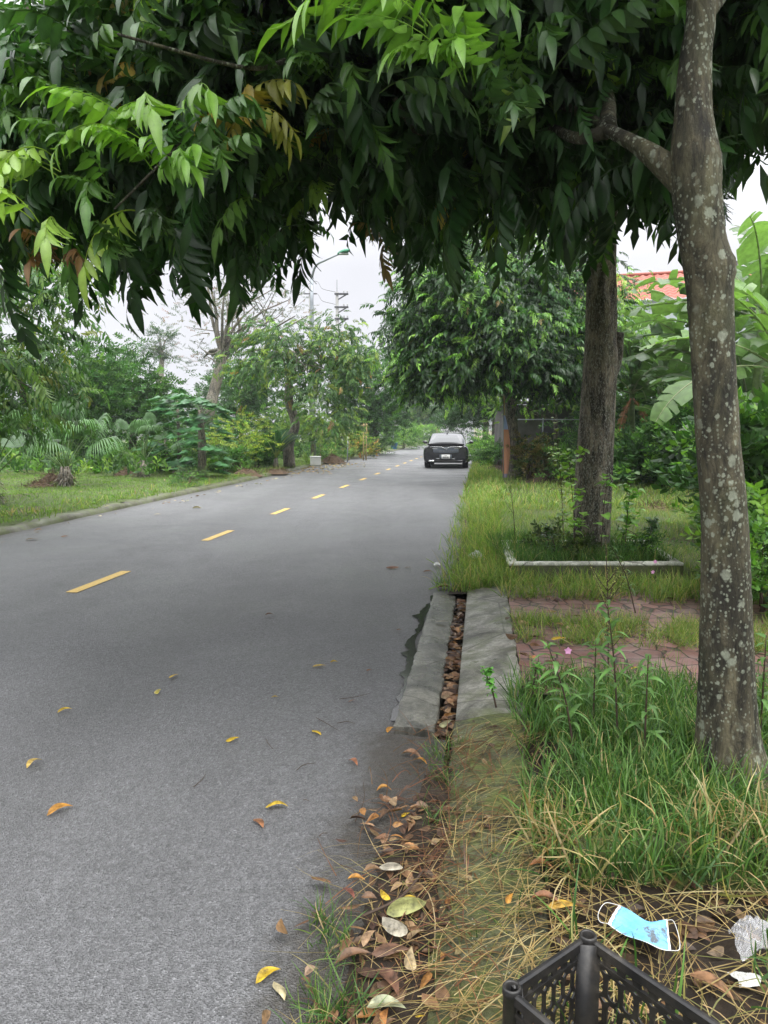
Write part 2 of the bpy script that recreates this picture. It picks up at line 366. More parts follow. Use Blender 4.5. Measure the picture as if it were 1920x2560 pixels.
def tube(g, pts, rad, ns=8, col=(1, 1, 1), cap=True, wob=0, seed=0, jit=None):
    pts = np.array([list(p) for p in pts], float); n = len(pts)
    rad = np.full(n, rad) if np.isscalar(rad) else np.asarray(rad, float)
    T = np.gradient(pts, axis=0); T /= np.linalg.norm(T, axis=1)[:, None]+1e-9
    up = np.array([0, 0, 1.]) if abs(T[0][2]) < .9 else np.array([1., 0, 0])
    A = np.zeros_like(pts); a = np.cross(T[0], up); a /= np.linalg.norm(a)
    for i in range(n):
        a = a-T[i]*a.dot(T[i]); a /= np.linalg.norm(a)+1e-9; A[i] = a
    B = np.cross(T, A); th = np.arange(ns)/ns*2*math.pi
    rr = rad[:, None]*np.ones(ns)[None]
    if wob:
        rg = np.random.default_rng(seed); ph = rg.random(6)*6.28; z = np.arange(n)[:, None]/n*10
        rr = rr*(1+wob*(np.sin(2*th+ph[0]+z*.5)*.5+np.sin(3*th+ph[1]-z*.7)*.35+np.sin(5*th+ph[2]+z*.3)*.3+np.sin(7*th+ph[3])*.2))
        if jit: rr = rr*(1+jit*rg.standard_normal(rr.shape))
    V = pts[:, None]+rr[..., None]*(A[:, None]*np.cos(th)[None, :, None]+B[:, None]*np.sin(th)[None, :, None])
    Fq = [(i*ns+j, i*ns+(j+1) % ns, (i+1)*ns+(j+1) % ns, (i+1)*ns+j) for i in range(n-1) for j in range(ns)]
    Fd = {4: np.array(Fq)}
    if cap: Fd[ns if ns != 4 else 4] = np.array([[ns-1-j for j in range(ns)], [(n-1)*ns+j for j in range(ns)]]) if ns != 4 else Fd[4]
    return g.add(V.reshape(-1, 3), Fd, col)
def spline(pts, n):
    pts = np.array([list(p) for p in pts], float); m = len(pts)
    if m == 2: return pts[0]+(pts[1]-pts[0])*np.linspace(0, 1, n)[:, None]
    P_ = np.vstack([2*pts[0]-pts[1], pts, 2*pts[-1]-pts[-2]]); o = []
    for u in np.linspace(0, m-1-1e-9, n):
        i = int(u); f = u-i; a, b_, c, d = P_[i:i+4]
        o.append(.5*((2*b_)+(-a+c)*f+(2*a-5*b_+4*c-d)*f*f+(-a+3*b_-3*c+d)*f**3))
    return np.array(o)
def lathe(g, prof, c, ns=20, col=(1, 1, 1)):
    V = [(c[0]+r*math.cos(k/ns*6.28318), c[1]+r*math.sin(k/ns*6.28318), c[2]+z) for r, z in prof for k in range(ns)]
    return g.add(V, [(i*ns+j, i*ns+(j+1) % ns, (i+1)*ns+(j+1) % ns, (i+1)*ns+j) for i in range(len(prof)-1) for j in range(ns)], col)
def ngrid(g, Pm, col=(1, 1, 1)):
    a, b_ = Pm.shape[:2]; idx = np.arange(a*b_).reshape(a, b_)
    Fq = np.stack([idx[:-1, :-1], idx[1:, :-1], idx[1:, 1:], idx[:-1, 1:]], -1).reshape(-1, 4)
    c = col if np.ndim(col) == 1 else np.asarray(col).reshape(-1, 3)
    return g.add(Pm.reshape(-1, 3), {4: Fq}, c)
_ph = np.random.default_rng(3).random((40, 3))*6.28
def fnoise(x, y, f=1.0, o=4):
    r = 0; a = 1.
    for k in range(o):
        p = _ph[k*3 % 40]; q = _ph[(k*3+1) % 40]
        r = r+a*(np.sin(x*f*1.3+y*f*.7+p[0])*np.cos(y*f*1.1-x*f*.4+p[1])+.5*np.sin(x*f*2.3-y*f*1.9+q[0]))
        f *= 2.03; a *= .5
    return r/1.8

# ------------------------------------------------------------------ leaves
def leaf_rows(L, W, n, droop, fold, prof='lance'):
    tt = np.linspace(0, 1, n+1)
    if prof == 'lance': wd = np.sin(math.pi*np.clip(tt, 0, 1)**.75)**.8*(1-.35*tt)
    elif prof == 'oval': wd = np.sin(math.pi*tt**.9)**.6
    else: wd = np.sin(math.pi*tt**.6)**.7
    wd = wd/wd.max(); wd[-1] = .02; wd[0] = max(wd[0], .08)
    ang = droop*tt*1.3; x = np.concatenate([[0], np.cumsum(np.cos((ang[1:]+ang[:-1])/2))])*L/n
    z = -np.concatenate([[0], np.cumsum(np.sin((ang[1:]+ang[:-1])/2))])*L/n
    h = wd*W/2; rows = np.stack([np.stack([x, -h, z+fold*h], -1), np.stack([x, 0*h, z], -1), np.stack([x, h, z+fold*h], -1)], 1)
    return rows
def put_leaf(g, p, d, a, L, W, n=4, droop=.4, fold=.3, col=(1, 1, 1), prof='lance', wave=0):
    r = leaf_rows(L, W, n, droop, fold, prof)
    if wave: r[:, 0, 2] += wave*W*np.sin(np.arange(n+1)*2.1); r[:, 2, 2] += wave*W*np.cos(np.arange(n+1)*2.4)
    d = np.array(d, float); d /= np.linalg.norm(d); a = np.array(a, float); a = a-d*a.dot(d); a /= np.linalg.norm(a)+1e-9
    A = np.stack([d, a, np.cross(d, a)], 1)
    V = r@A.T+np.array(p)
    mid = np.array([1, 1.12, 1]); C = np.ones((n+1, 3, 3)); C[:, 1] = [1.25, 1.25, 1.1]
    ngrid(g, V, (C*np.array(col)).reshape(-1, 3)); return g
def frond(L=.38, pairs=6, ll=.12, lw=.036, n=4, arch=1.1, drop=.9, seed=0, stem=True):
    rg = np.random.default_rng(seed); g = Geo()
    k = 9; tt = np.linspace(0, 1, k); ang = .25-arch*tt*1.2
    x = np.cumsum(np.cos(ang))*L/k; z = np.cumsum(np.sin(ang))*L/k; yb = .04*L*np.sin(tt*3+rg.random()*6)
    path = np.stack([x, yb, z], -1)
    if stem: tube(g, path, np.linspace(.0032, .0014, k), 3, (1.3, 1.2, .7), cap=False)
    for i in range(pairs):
        u = .18+.8*(i+.5)/pairs; q = u*(k-1); j = int(min(q, k-2)); f = q-j
        p = path[j]*(1-f)+path[j+1]*f; tg = path[j+1]-path[j]; tg /= np.linalg.norm(tg)
        for sd in (-1, 1):
            if rg.random() < .05: continue
            pp = p+tg*rg.normal(0, .006)
            dr = drop*rg.uniform(.75, 1.25)
            d = np.array([0, sd, 0])*.75+tg*.45+np.array([0, 0, -1])*dr+rg.normal(0, .12, 3)
            l = ll*rg.uniform(.8, 1.15)*(1-.25*abs(u-.5)*2)
            put_leaf(g, pp, d, tg+rg.normal(0, .15, 3), l, lw*rg.uniform(.85, 1.15)*l/ll, n, rg.uniform(.2, .7), rg.uniform(.15, .5), np.ones(3)*rg.uniform(.82, 1.18), 'lance', .06)
    d = path[-1]-path[-2]
    put_leaf(g, path[-1], d+np.array([0, 0, -.02]), (0, 1, 0), ll*1.1, lw, n, .5, .3)
    return g.template()
def sprig(nl=9, L=.3, ll=.1, lw=.05, n=2, seed=0, prof='oval', droop=.3):
    rg = np.random.default_rng(seed); g = Geo()
    tube(g, [(0, 0, 0), (L*.5, .02, .02), (L, 0, -.02)], [.004, .003, .002], 3, (.8, .6, .5), cap=False)
    for i in range(nl):
        u = .15+.85*i/(nl-1); az = i*2.4+rg.random(); p = np.array([L*u, 0, 0])
        d = np.array([.7, math.cos(az), math.sin(az)*.7+.1]); put_leaf(g, p, d, np.cross(d, [0, .2, 1])+rg.normal(0, .3, 3), ll*rg.uniform(.75, 1.2), lw, n, droop, .25, np.ones(3)*rg.uniform(.8, 1.2), prof)
    return g.template()
FR_HI = [frond(.36+.02*k, 6+k % 3, .135, .037, 5, .8+.2*(k % 4), 1.15+.2*(k % 3), k) for k in range(8)]
FR_MD = [frond(.42, 6, .13, .042, 2, .9+.2*(k % 3), .8, 20+k, False) for k in range(5)]
FR_LO = [frond(.5, 6, .16, .058, 2, .9+.2*(k % 3), .7, 30+k, False) for k in range(5)]
SP_OV = [sprig(11, .34, .12, .062, 2, 40+k) for k in range(4)]
SP_SM = [sprig(12, .35, .085, .036, 2, 50+k, 'lance') for k in range(4)]
SP_BIG = [sprig(10, .55, .26, .13, 2, 60+k) for k in range(4)]

def rotm(yaw, pitch, roll, sc):
    cy_, sy = np.cos(yaw), np.sin(yaw); cp, sp = np.cos(pitch), np.sin(pitch); cr_, sr = np.cos(roll), np.sin(roll)
    Rz = np.zeros((len(yaw), 3, 3)); Rz[:, 0, 0] = cy_; Rz[:, 0, 1] = -sy; Rz[:, 1, 0] = sy; Rz[:, 1, 1] = cy_; Rz[:, 2, 2] = 1
    Ry = np.zeros_like(Rz); Ry[:, 0, 0] = cp; Ry[:, 0, 2] = -sp; Ry[:, 2, 0] = sp; Ry[:, 2, 2] = cp; Ry[:, 1, 1] = 1
    Rx = np.zeros_like(Rz); Rx[:, 0, 0] = 1; Rx[:, 1, 1] = cr_; Rx[:, 1, 2] = -sr; Rx[:, 2, 1] = sr; Rx[:, 2, 2] = cr_
    return Rz@Ry@Rx*sc[:, None, None]
def pick(pal, n, rg, jit=.18):
    cs = np.array([p[0] for p in pal]); ws = np.array([p[1] for p in pal], float); ws /= ws.sum()
    c = cs[rg.choice(len(pal), n, p=ws)]
    return c*rg.uniform(1-jit, 1+jit, (n, 1))*rg.uniform(.93, 1.07, (n, 3))
DK = (.02, .052, .016); MD = (.034, .085, .024); LT = (.09, .19, .04); YG = (.2, .32, .06); YO = (.36, .27, .06); BR = (.2, .11, .05); BL = (.03, .07, .035)
SAU = [(DK, 5), (MD, 4), (LT, .8), (YG, .12), (YO, .06)]

def scatter(g, tps, pos, yaw, pitch, roll, sc, col, rg):
    ch = rg.integers(0, len(tps), len(pos)); Ms = rotm(yaw, pitch, roll, sc)
    for k, tp in enumerate(tps):
        m_ = ch == k; g.inst(tp, Ms[m_], pos[m_], col[m_])
def crown(g, lobes, n, tps, pal, rg, size=1.0, clumps=0, cr=.5, shell=.5, upb=.1, droop=0):
    """lobes: (cx,cy,cz, rx,ry,rz, weight). sprays clustered round clump centres spread through each lobe"""
    ws = np.array([l[6] for l in lobes], float); ws /= ws.sum()
    clumps = clumps or max(12, n//18)
    li = rg.choice(len(lobes), clumps, p=ws); L = np.array([l[:6] for l in lobes])[li]
    d = rg.normal(size=(clumps, 3)); d /= np.linalg.norm(d, axis=1)[:, None]
    rr = shell+(1-shell)*rg.random(clumps)**.6
    cc = L[:, :3]+d*L[:, 3:]*rr[:, None]
    ci = rg.integers(0, clumps, n)
    off = rg.normal(size=(n, 3))*cr*np.array([1, 1, .7]); pos = cc[ci]+off
    out_ = pos-L[ci, :3]; yaw = np.arctan2(out_[:, 1], out_[:, 0])+rg.normal(0, .7, n)
    pitch = rg.normal(upb, .35, n)-droop; roll = rg.normal(0, .35, n)
    colr = pick(pal, n, rg)*(rg.uniform(.7, 1.3, clumps)[ci][:, None])
    scatter(g, tps, pos, yaw, pitch, roll, size*rg.uniform(.75, 1.25, n), colr, rg)
    return cc
def limbs(g, fork, targets, r0, rg, ns=6, n=7, sag=.1):
    fork = np.array(fork)
    for q in targets:
        q = np.array(q); mid = (fork+q)/2+rg.normal(0, .12, 3)*np.linalg.norm(q-fork)*.6+np.array([0, 0, sag])
        pts = spline([fork, mid, q], n); tube(g, pts, np.linspace(r0, r0*.22, n), ns, wob=.08, seed=int(rg.integers(99)))
def tree(name, label, cat, base, trunk, rads, lobes, n, tps, pal, seed, bark_='bark', mleaf='leaf_far', size=1.0, group=None, cr=.45, shell=.5, droop=0, upb=.1, nl=14, wob=.06, extra=None, lr=.35, clumps=0, ns=14):
    rg = np.random.default_rng(seed)
    o = thing(name, base, label, cat, group)
    g = Geo(); pts = spline(trunk, 26); rr = np.interp(np.linspace(0, 1, 26), np.linspace(0, 1, len(rads)), rads)
    tube(g, pts, rr, ns, wob=wob, seed=seed); g.build('trunk', bark_, o)
    c = Geo(); cc = crown(c, lobes, n, tps, pal, rg, size, clumps, cr, shell, upb, droop); c.build('crown', mleaf, o)
    b_ = Geo(); tg = cc[rg.choice(len(cc), min(nl, len(cc)), replace=False)]
    for q in tg:
        a_ = pts[-1] if rg.random() < .5 else pts[int(len(pts)*rg.uniform(.7, .98))]
        limbs(b_, a_, [q], rr[-1]*lr*rg.uniform(.7, 1.4), rg)
    if extra: extra(b_)
    b_.build('limbs', bark_, o)
    return o

# ================================================================== SETTING
# ground sheet to the horizon
g = Geo(); ngrid(g, np.array([[(x, y, -.3) for y in (-60, 0, 60, 200, 600, 1800)] for x in (-1200, -200, 0, 200, 1200)], float)); struct(g, 'ground', 'lawn')
def sgrid():
    return np.concatenate([np.linspace(-3, 10, 100), np.linspace(10.15, 36, 110), np.linspace(36.5, 190, 70)])
def lw(s): return -(np.interp(s, [0, 9.7, 31, 200], [6.35, 6.45, 7.05, 7.1]))
S = sgrid()
# road sheet
g = Geo(); rows = []; cols = []
S2 = np.concatenate([np.linspace(-3, .5, 8), np.linspace(.6, 7, 150), np.linspace(7.2, 190, 120)])
U = np.concatenate([np.linspace(0, .86, 14), np.linspace(.87, 1, 46)])
for s in S2:
    e1 = 0.0 if s > 6.2 or s < 0 else -.19
    a_, b_ = lw(s), (e1+.25 if s > 6.2 or s < 3.2 else e1)
    r_ = []; c_ = []
    for u in U:
        t_ = a_+(b_-a_)*u; r_.append(RF(t_, s, -.004))
        n_ = .05*fnoise(np.array(s), np.array(t_), 5)
        k1 = max(0, min(1, (t_+.42+n_)/.26))*max(0, min(1, (3.35-s)/.15)); k2 = max(0, min(1, (t_+.3+n_)/.12))*.6
        k3 = max(0, min(1, (t_+.25+n_)/.3))*max(0, min(1, (s-6.0)/.3))*.8; k4 = max(0, min(1, (a_+.35+n_*3-t_)/.35))*.7
        c_.append((max(k1, k2*(3.3 < s < 6.2), k3, k4),)*3)
    rows.append(r_); cols.append(c_)
ngrid(g, np.array([[list(p) for p in r_] for r_ in rows]), np.array(cols)); struct(g, 'road', 'asphalt')
g = Geo()
c0 = RF(0, 137); ngrid(g, np.array([[(x, y, .0) for y in (137.5, 147)] for x in (-60, 0, 60, 120)], float)); struct(g, 'cross_road', 'asphalt')
# centre dashes
g = Geo(); k = 0; s0 = 5.79
while s0 < 130:
    s1 = s0+1.0; tl = np.interp(s0, [0, 10, 31, 200], [-3.38, -3.41, -3.48, -3.5])
    q = [RF(tl-.055, s0, .0), RF(tl+.055, s0, .0), RF(tl+.055, s1, .0), RF(tl-.055, s1, .0)]
    g.add([(p.x, p.y, .001) for p in q], [(0, 1, 2, 3)]); s0 += 3.12
struct(g, 'road_marking', 'paint', False)
# left kerb and lawn
g = Geo(); rows = []
for s in S:
    a_ = lw(s); j = .012*math.sin(s*3.1)+.01*math.sin(s*7.7)
    gap = .03*(abs((s % 1.0)-.5) > .485)
    rows.append([RF(a_+.02, s, -.01), RF(a_+.0+j, s, .035-gap*.3), RF(a_-.04+j, s, .075+j*.6-gap), RF(a_-.2, s, .085+j-gap), RF(a_-.22, s, .02)])
ngrid(g, np.array([[list(p) for p in r] for r in rows])); struct(g, 'kerb', 'kerb')
g = Geo(); TT = np.concatenate([[-.2, -.3, -.45], -np.linspace(.6, 9, 40), -np.linspace(9.5, 60, 25)])
SS = np.concatenate([np.linspace(-3, 40, 180), np.linspace(41, 190, 50)])
Pm = np.array([[list(RF(lw(s)+t_, s)) for t_ in TT] for s in SS]); hz = np.minimum(1, -TT/.8)[None, :]
Pm[..., 2] = .06+.05*hz+.045*fnoise(Pm[..., 0], Pm[..., 1], .9)*hz
ngrid(g, Pm); struct(g, 'lawn', 'lawn')
def zL(x, y): return .11+.045*fnoise(x, y, .9)
# right verge
def zR(x, y):
    t_, s_ = toRF(x, y); base = .07+.035*fnoise(x, y, 1.1)*np.clip((s_-6.8)/2, .25, 1)
    near = np.exp(-((s_-2.4)/1.0)**4)*np.clip((t_-.35)/.35, 0, 1)*.08
    return base*np.clip((t_-.02)/.4, .0, 1)+near-.01
g = Geo(); TT = np.concatenate([np.linspace(.16, 3, 60), np.linspace(3.1, 12, 50), np.linspace(13, 80, 22)])
SS = np.concatenate([np.linspace(-2, 9, 130), np.linspace(9.2, 40, 120), np.linspace(41, 136, 40)])
Pm = np.array([[list(RF(t_, s)) for t_ in TT] for s in SS]); Pm[..., 2] = zR(Pm[..., 0], Pm[..., 1])
ts = np.array([[t_ for t_ in TT] for s in SS]); s_s = np.array([[s for t_ in TT] for s in SS])
Pm[..., 2] -= .14*((s_s < 2.02) & (ts < 2.5)); Pm[..., 2] -= .12*((ts < .5) & (s_s < 6.5)); Pm[..., 2] -= .03*((s_s > 3.62) & (s_s < 6.35) & (ts > .4) & (ts < 5.5))
ngrid(g, Pm); struct(g, 'verge', 'lawn')
g = Geo(); Pm = np.array([[list(RF(t_, s)) for t_ in np.linspace(-.06, .3, 12)] for s in np.linspace(6.15, 60, 160)]); Pm[..., 2] = .012+.008*fnoise(Pm[..., 0], Pm[..., 1], 6); Pm[..., 0] += (.06*fnoise(Pm[..., 1], Pm[..., 0]*.2, 3))
ngrid(g, Pm); struct(g, 'soil_strip', 'soil')
# earth in the near corner
g = Geo(); Pm = np.array([[list(RF(t_, s)) for t_ in np.linspace(-.45, 2.6, 90)] for s in np.linspace(.2, 3.15, 110)])
tq = np.linspace(-.45, 2.6, 90)[None, :]*np.ones((110, 1)); sq = np.linspace(.2, 3.15, 110)[:, None]*np.ones((1, 90))
edge = -.04-.14*np.clip((3.0-sq)/1.0, 0, 1)+.03*fnoise(sq, sq*0, 5)
zz = -.03+.05*np.clip((tq-edge)/.1, 0, 1)+.012*fnoise(Pm[..., 0], Pm[..., 1], 14, 3)*(tq > edge)+.065*np.clip((tq-.3)/.3, 0, 1)+.01*fnoise(Pm[..., 0], Pm[..., 1], 40, 2)*(tq > .3)
zz -= .14*np.exp(-((tq-.05)/.04)**2)*(sq > 2.85)
Pm[..., 2] = zz; ngrid(g, Pm); struct(g, 'soil', 'soil')
# gutter slab, slot, kerb slab
def slab(t0, t1, z0, z1, s0, s1, name, m, thick=.1, ragged=0, n=60, bumpz=.003):
    g = Geo(); rows = []
    for s in np.linspace(s0, s1, n):
        r = ragged*(math.sin(s*17)*.5+math.sin(s*31+1)*.3+math.sin(s*57)*.25)
        row = [RF(t0+r, s, -thick), RF(t0+r, s, z0-.004), RF(t0+r+.006, s, z0)]
        for k in range(1, 7):
            f = k/7; row.append(RF(t0+r+(t1-t0-r)*f, s, z0+(z1-z0)*f+bumpz*math.sin(s*5+k)+.006*math.sin(f*3.14)))
        j = .004*math.sin(s*13)+.003*math.sin(s*41)
        row += [RF(t1-.008+j, s, z1), RF(t1+j, s, z1-.006), RF(t1+j, s, -thick)]
        rows.append([list(p) for p in row])
    ngrid(g, np.array(rows))
    for e_ in (0, -1):
        r = rows[e_]; g.add(r, {len(r): np.array([list(range(len(r)))])})
    struct(g, name, m)
slab(-.2, 0, .006, -.012, 3.28, 6.18, 'gutter', 'slab_wet', .16, .006)
slab(.095, .43, .02, .085, 3.35, 6.25, 'kerb', 'slab', .16)
slab(.09, .40, .02, .085, -.2, 3.34, 'mossy_kerb', 'moss', .16, .01)
g = Geo(); ngrid(g, np.array([[list(RF(t_, s, -.13)) for t_ in (-.1, .2)] for s in (2.9, 4, 5, 6.5)])); struct(g, 'gutter_floor', 'soil')
g = Geo(); rows = []
for s in np.linspace(3.35, 6.1, 90):
    w_ = .03+.022*math.sin(s*6)+.012*math.sin(s*19)+.008*math.sin(s*47)
    c_ = -.205-.035*math.exp(-((s-4.9)/.5)**2)+.012*math.sin(s*9); w_ *= min(1, (s-3.3)*2, (6.15-s)*2)
    rows.append([list(RF(c_-max(w_, .002)*(1+.3*math.sin(s*33)), s, .003)), list(RF(c_+.02, s, .0035))])
ngrid(g, np.array(rows)); struct(g, 'puddle', 'puddle')
# paving
g = Geo(); Pm = np.array([[list(RF(t_, s)) for t_ in np.linspace(.435, 5.4, 60)] for s in np.linspace(3.62, 6.3, 44)])
Pm[..., 2] = .075+.006*fnoise(Pm[..., 0], Pm[..., 1], 3); ngrid(g, Pm); struct(g, 'paving', 'brick')

# highway embankment at the far end
g = Geo(); box(g, (60, 190, 1.95), (300, 12, 3.9)); struct(g, 'embankment', 'rubble', False)
g = Geo()
box(g, (60, 183.6, 4.15), (300, .5, .5)); struct(g, 'highway_deck', 'rail', False)
o = thing('guard_rail', (18, 184, 4.4), 'long grey guard rail along the raised highway at the end of the road', 'guard rail')
g = Geo(); box(g, (40, 184, 5.35), (180, .12, .3)); g.build('rail', 'rail', o, smooth=False)
for k in range(24):
    g = Geo(); box(g, (-20+k*6, 184.2, 4.9), (.25, .2, 1.1)); g.build('post', 'rail', o, smooth=False)

# ================================================================== GRASS (stuff)
def blade_tp(L, W, n, lean, seed=0):
    tt = np.linspace(0, 1, n+1); a_ = lean*tt**1.2
    x = np.concatenate([[0], np.cumsum(np.sin((a_[1:]+a_[:-1])/2))])*L/n; z = np.concatenate([[0], np.cumsum(np.cos((a_[1:]+a_[:-1])/2))])*L/n
    h = W/2*(1-tt**2.2)+.0002
    V = np.stack([np.stack([x, -h, z], -1), np.stack([x, h, z], -1)], 1).reshape(-1, 3)
    Fq = np.array([(2*i, 2*i+1, 2*i+3, 2*i+2) for i in range(n)])
    C = np.repeat(.75+.4*tt, 2)[:, None]*np.ones((1, 3)); return V, {4: Fq}, C
BL_N = [blade_tp(.26, .0085, 5, l) for l in (.35, .75, 1.2, 1.75)]
BL_M = [blade_tp(.22, .007, 3, l) for l in (.4, .9, 1.5)]
BL_F = [blade_tp(.12, .012, 2, l) for l in (.4, .9, 1.4)]
GR = [((.055, .13, .03), 4), ((.1, .2, .045), 3), ((.2, .27, .08), 1), ((.4, .34, .17), .35)]
GY = [((.14, .24, .05), 4), ((.22, .32, .07), 3), ((.36, .38, .13), 1.6), ((.42, .33, .16), .8)]
GS = [((.42, .32, .15), 3), ((.3, .22, .09), 2), ((.2, .2, .07), 1), ((.5, .42, .22), 1)]
def grass(name, xy, tps, pal, sc, seed, zf, lean=.25, colf=None):
    rg = np.random.default_rng(seed); n = len(xy); g = Geo()
    pos = np.column_stack([xy, zf(xy[:, 0], xy[:, 1])-.005])
    col = pick(pal, n, rg)
    if colf is not None: col = col*colf(xy)[:, None]
    scatter(g, tps, pos, rg.uniform(0, 6.28, n), rg.normal(0, lean, n), rg.normal(0, lean, n), sc*rg.uniform(.55, 1.3, n), col, rg)
    return struct(g, name, 'grass', kind='stuff')
def rfpts(n, t0, t1, s0, s1, rg, pw=1.0):
    t_ = rg.uniform(t0, t1, n); s = s0+(s1-s0)*rg.random(n)**pw
    return np.column_stack([-.203+s*RX+t_*RY, s*RY-t_*RX]), t_, s
rg = np.random.default_rng(11)
# near tall grass in the planter bed of the first tree
def tufted(xy, f, thr, rg): return xy[(fnoise(xy[:, 0], xy[:, 1], f)+rg.normal(0, .25, len(xy))) > thr]
xy, t_, s_ = rfpts(24000, .36, 3.2, 2.0, 3.85, rg)
k = (t_ > .42-.12*np.sin(s_*6)) | (rg.random(len(t_)) < .25); xy = xy[k]; xy = tufted(xy, 4, -.45, rg)
grass('tall_grass', xy, BL_N, GR, .62, 1, zR, .35)
xy, t_, s_ = rfpts(1500, .3, 2.6, 1.0, 2.1, rg); xy = tufted(xy, 5, -.1, rg)
xy = xy[np.hypot(xy[:, 0]-.72, xy[:, 1]-1.72) > .2]; grass('tall_grass', xy, BL_N, GR+[((.36, .3, .13), 2)], .75, 2, zR, .5)
# paving weeds in two bands
xy, t_, s_ = rfpts(16000, .44, 5.2, 4.5, 5.15, rg); xy = tufted(xy, 5, -.25, rg)
grass('weeds_between_pavers', xy, BL_M, GY, .5, 3, lambda x, y: 0*x+.08, .5)
xy, t_, s_ = rfpts(9000, .38, 5.2, 5.75, 6.5, rg); xy = tufted(xy, 5, -.3, rg)
grass('weeds_between_pavers', xy, BL_M, GY, .75, 4, lambda x, y: 0*x+.08, .4)
xy, t_, s_ = rfpts(4000, .44, 5.2, 3.9, 6.3, rg); xy = tufted(xy, 7, .35, rg)
grass('weeds_between_pavers', xy, BL_M, GY, .4, 5, lambda x, y: 0*x+.078, .5)
# verge, far into the distance
xy, t_, s_ = rfpts(42000, .0, 7, 6.2, 14, rg); grass('verge_grass', tufted(xy, 2.2, -.5, rg), BL_M, GY, .55, 6, zR, .35)
xy, t_, s_ = rfpts(11000, -.3, .5, 6.2, 16, rg, 1.3)
k = rg.random(len(t_)) < np.clip((t_+.25)/.5, .02, 1); xy = xy[k]; xy = tufted(xy, 3.4, -.5, rg)
grass('long_roadside_grass', xy, BL_N, GY, .85, 7, lambda x, y: np.maximum(zR(x, y), .01), .4)
xy, t_, s_ = rfpts(60000, .0, 16, 13, 45, rg, 1.2); grass('verge_grass', xy, BL_F, GY, 1.3, 8, zR, .35)
xy, t_, s_ = rfpts(9000, -.2, .7, 15, 60, rg, 1.2); grass('long_roadside_grass', tufted(xy, 2, -.3, rg), BL_F, GY, 1.9, 9, zR, .35)
g = Geo(); xy, t_, s_ = rfpts(1500, .1, 9, 6.6, 26, rg); xy = tufted(xy, 1.6, .1, rg); nn = len(xy)
scatter(g, SP_OV, np.column_stack([xy, zR(xy[:, 0], xy[:, 1])+.03]), rg.uniform(0, 6.28, nn), -rg.uniform(.1, 1.2, nn), rg.normal(0, .4, nn), rg.uniform(.3, .7, nn), pick([((.08, .18, .04), 3), ((.15, .28, .05), 2)], nn, rg), rg)
struct(g, 'verge_weeds', 'leaf_far', kind='stuff')
g = Geo(); xy, t_, s_ = rfpts(900, -14, -6.9, 7, 26, rg); nn = len(xy)
scatter(g, SP_OV, np.column_stack([xy, zL(xy[:, 0], xy[:, 1])+.02]), rg.uniform(0, 6.28, nn), -rg.uniform(.1, 1.0, nn), rg.normal(0, .4, nn), rg.uniform(.25, .6, nn), pick([((.08, .18, .04), 3), ((.15, .28, .05), 2), ((.3, .26, .14), 1)], nn, rg), rg)
struct(g, 'lawn_weeds', 'leaf_far', kind='stuff')
# inside the white planter and around
xy = np.column_stack([rg.uniform(1.2, 2.75, 9000), rg.uniform(6.5, 8.1, 9000)])
grass('planter_grass', xy, BL_M, GR, 1.0, 10, lambda x, y: 0*x+.12, .35)
# left lawn
rgl = np.random.default_rng(12)
xyl, t_, s_ = rfpts(90000, -15.5, -6.5, 6, 40, rgl, 1.3); tt_, ss_ = toRF(xyl[:, 0], xyl[:, 1]); xyl = xyl[tt_ < lw(ss_)-.15]
grass('lawn_grass', xyl, BL_F, [((.14, .26, .045), 5), ((.22, .34, .06), 3), ((.09, .14, .035), 1)], .62, 13, zL, .5)
xyl, t_, s_ = rfpts(9000, -7.6, -6.4, 6, 60, rgl, 1.3); tt_, ss_ = toRF(xyl[:, 0], xyl[:, 1]); xyl = xyl[tt_ < lw(ss_)-.05]
grass('lawn_grass', tufted(xyl, 2, .2, rgl), BL_F, GY, 1.2, 14, zL, .4)
# low broad-leaved cover on the far left garden floor
g = Geo(); nn = 2600; xyl, t_, s_ = rfpts(nn, -26, -8.2, 18, 60, rgl); pos = np.column_stack([xyl, zL(xyl[:, 0], xyl[:, 1])+.12])
scatter(g, SP_OV, pos, rgl.uniform(0, 6.28, nn), rgl.uniform(.2, 1.3, nn), rgl.normal(0, .4, nn), rgl.uniform(.8, 2.0, nn), pick([(MD, 3), (LT, 3), (YG, 1)], nn, rgl), rgl)
struct(g, 'ground_cover', 'leaf_far', kind='stuff')

# dry straw over the kerb
def strands(name, n, region, pal, seed, zf, L=(.12, .34), r=.0011, dirx=None, mname='grass'):
    rg = np.random.default_rng(seed); g = Geo()
    V = []; C = []; Fq = []
    cols = pick(pal, n, rg)
    for i in range(n):
        t_, s = region(rg); p = np.array(RF(t_, s)); p[2] = zf(t_, s)+abs(rg.normal(0, .008))
        a_ = (dirx if dirx is not None else rg.uniform(0, 6.28))+rg.normal(0, .55)
        l = rg.uniform(*L); cv = rg.normal(0, .45); m_ = 5; hgt = abs(rg.normal(0, .018))
        b0 = len(V)
        for q in range(m_+1):
            u = q/m_; aa = a_+cv*u*.7
            if q: p = p+np.array([math.cos(aa), math.sin(aa), 0])*l/m_
            zz = p[2]+hgt*math.sin(u*3.14); wv = r*(1.3-u*.8)*rg.uniform(.8, 1.5)
            sx_, sy_ = -math.sin(aa)*wv, math.cos(aa)*wv
            V += [(p[0]-sx_, p[1]-sy_, zz), (p[0]+sx_, p[1]+sy_, zz+.0006)]; C += [cols[i]]*2
            if q: Fq.append((b0+2*q-2, b0+2*q-1, b0+2*q+1, b0+2*q))
    g.add(V, Fq, np.array(C)); return struct(g, name, mname, kind='stuff')
def zk(t_, s): return (.02+.065*min(1, max(0, (t_-.09)/.3)) if t_ > .09 else .012)+.006
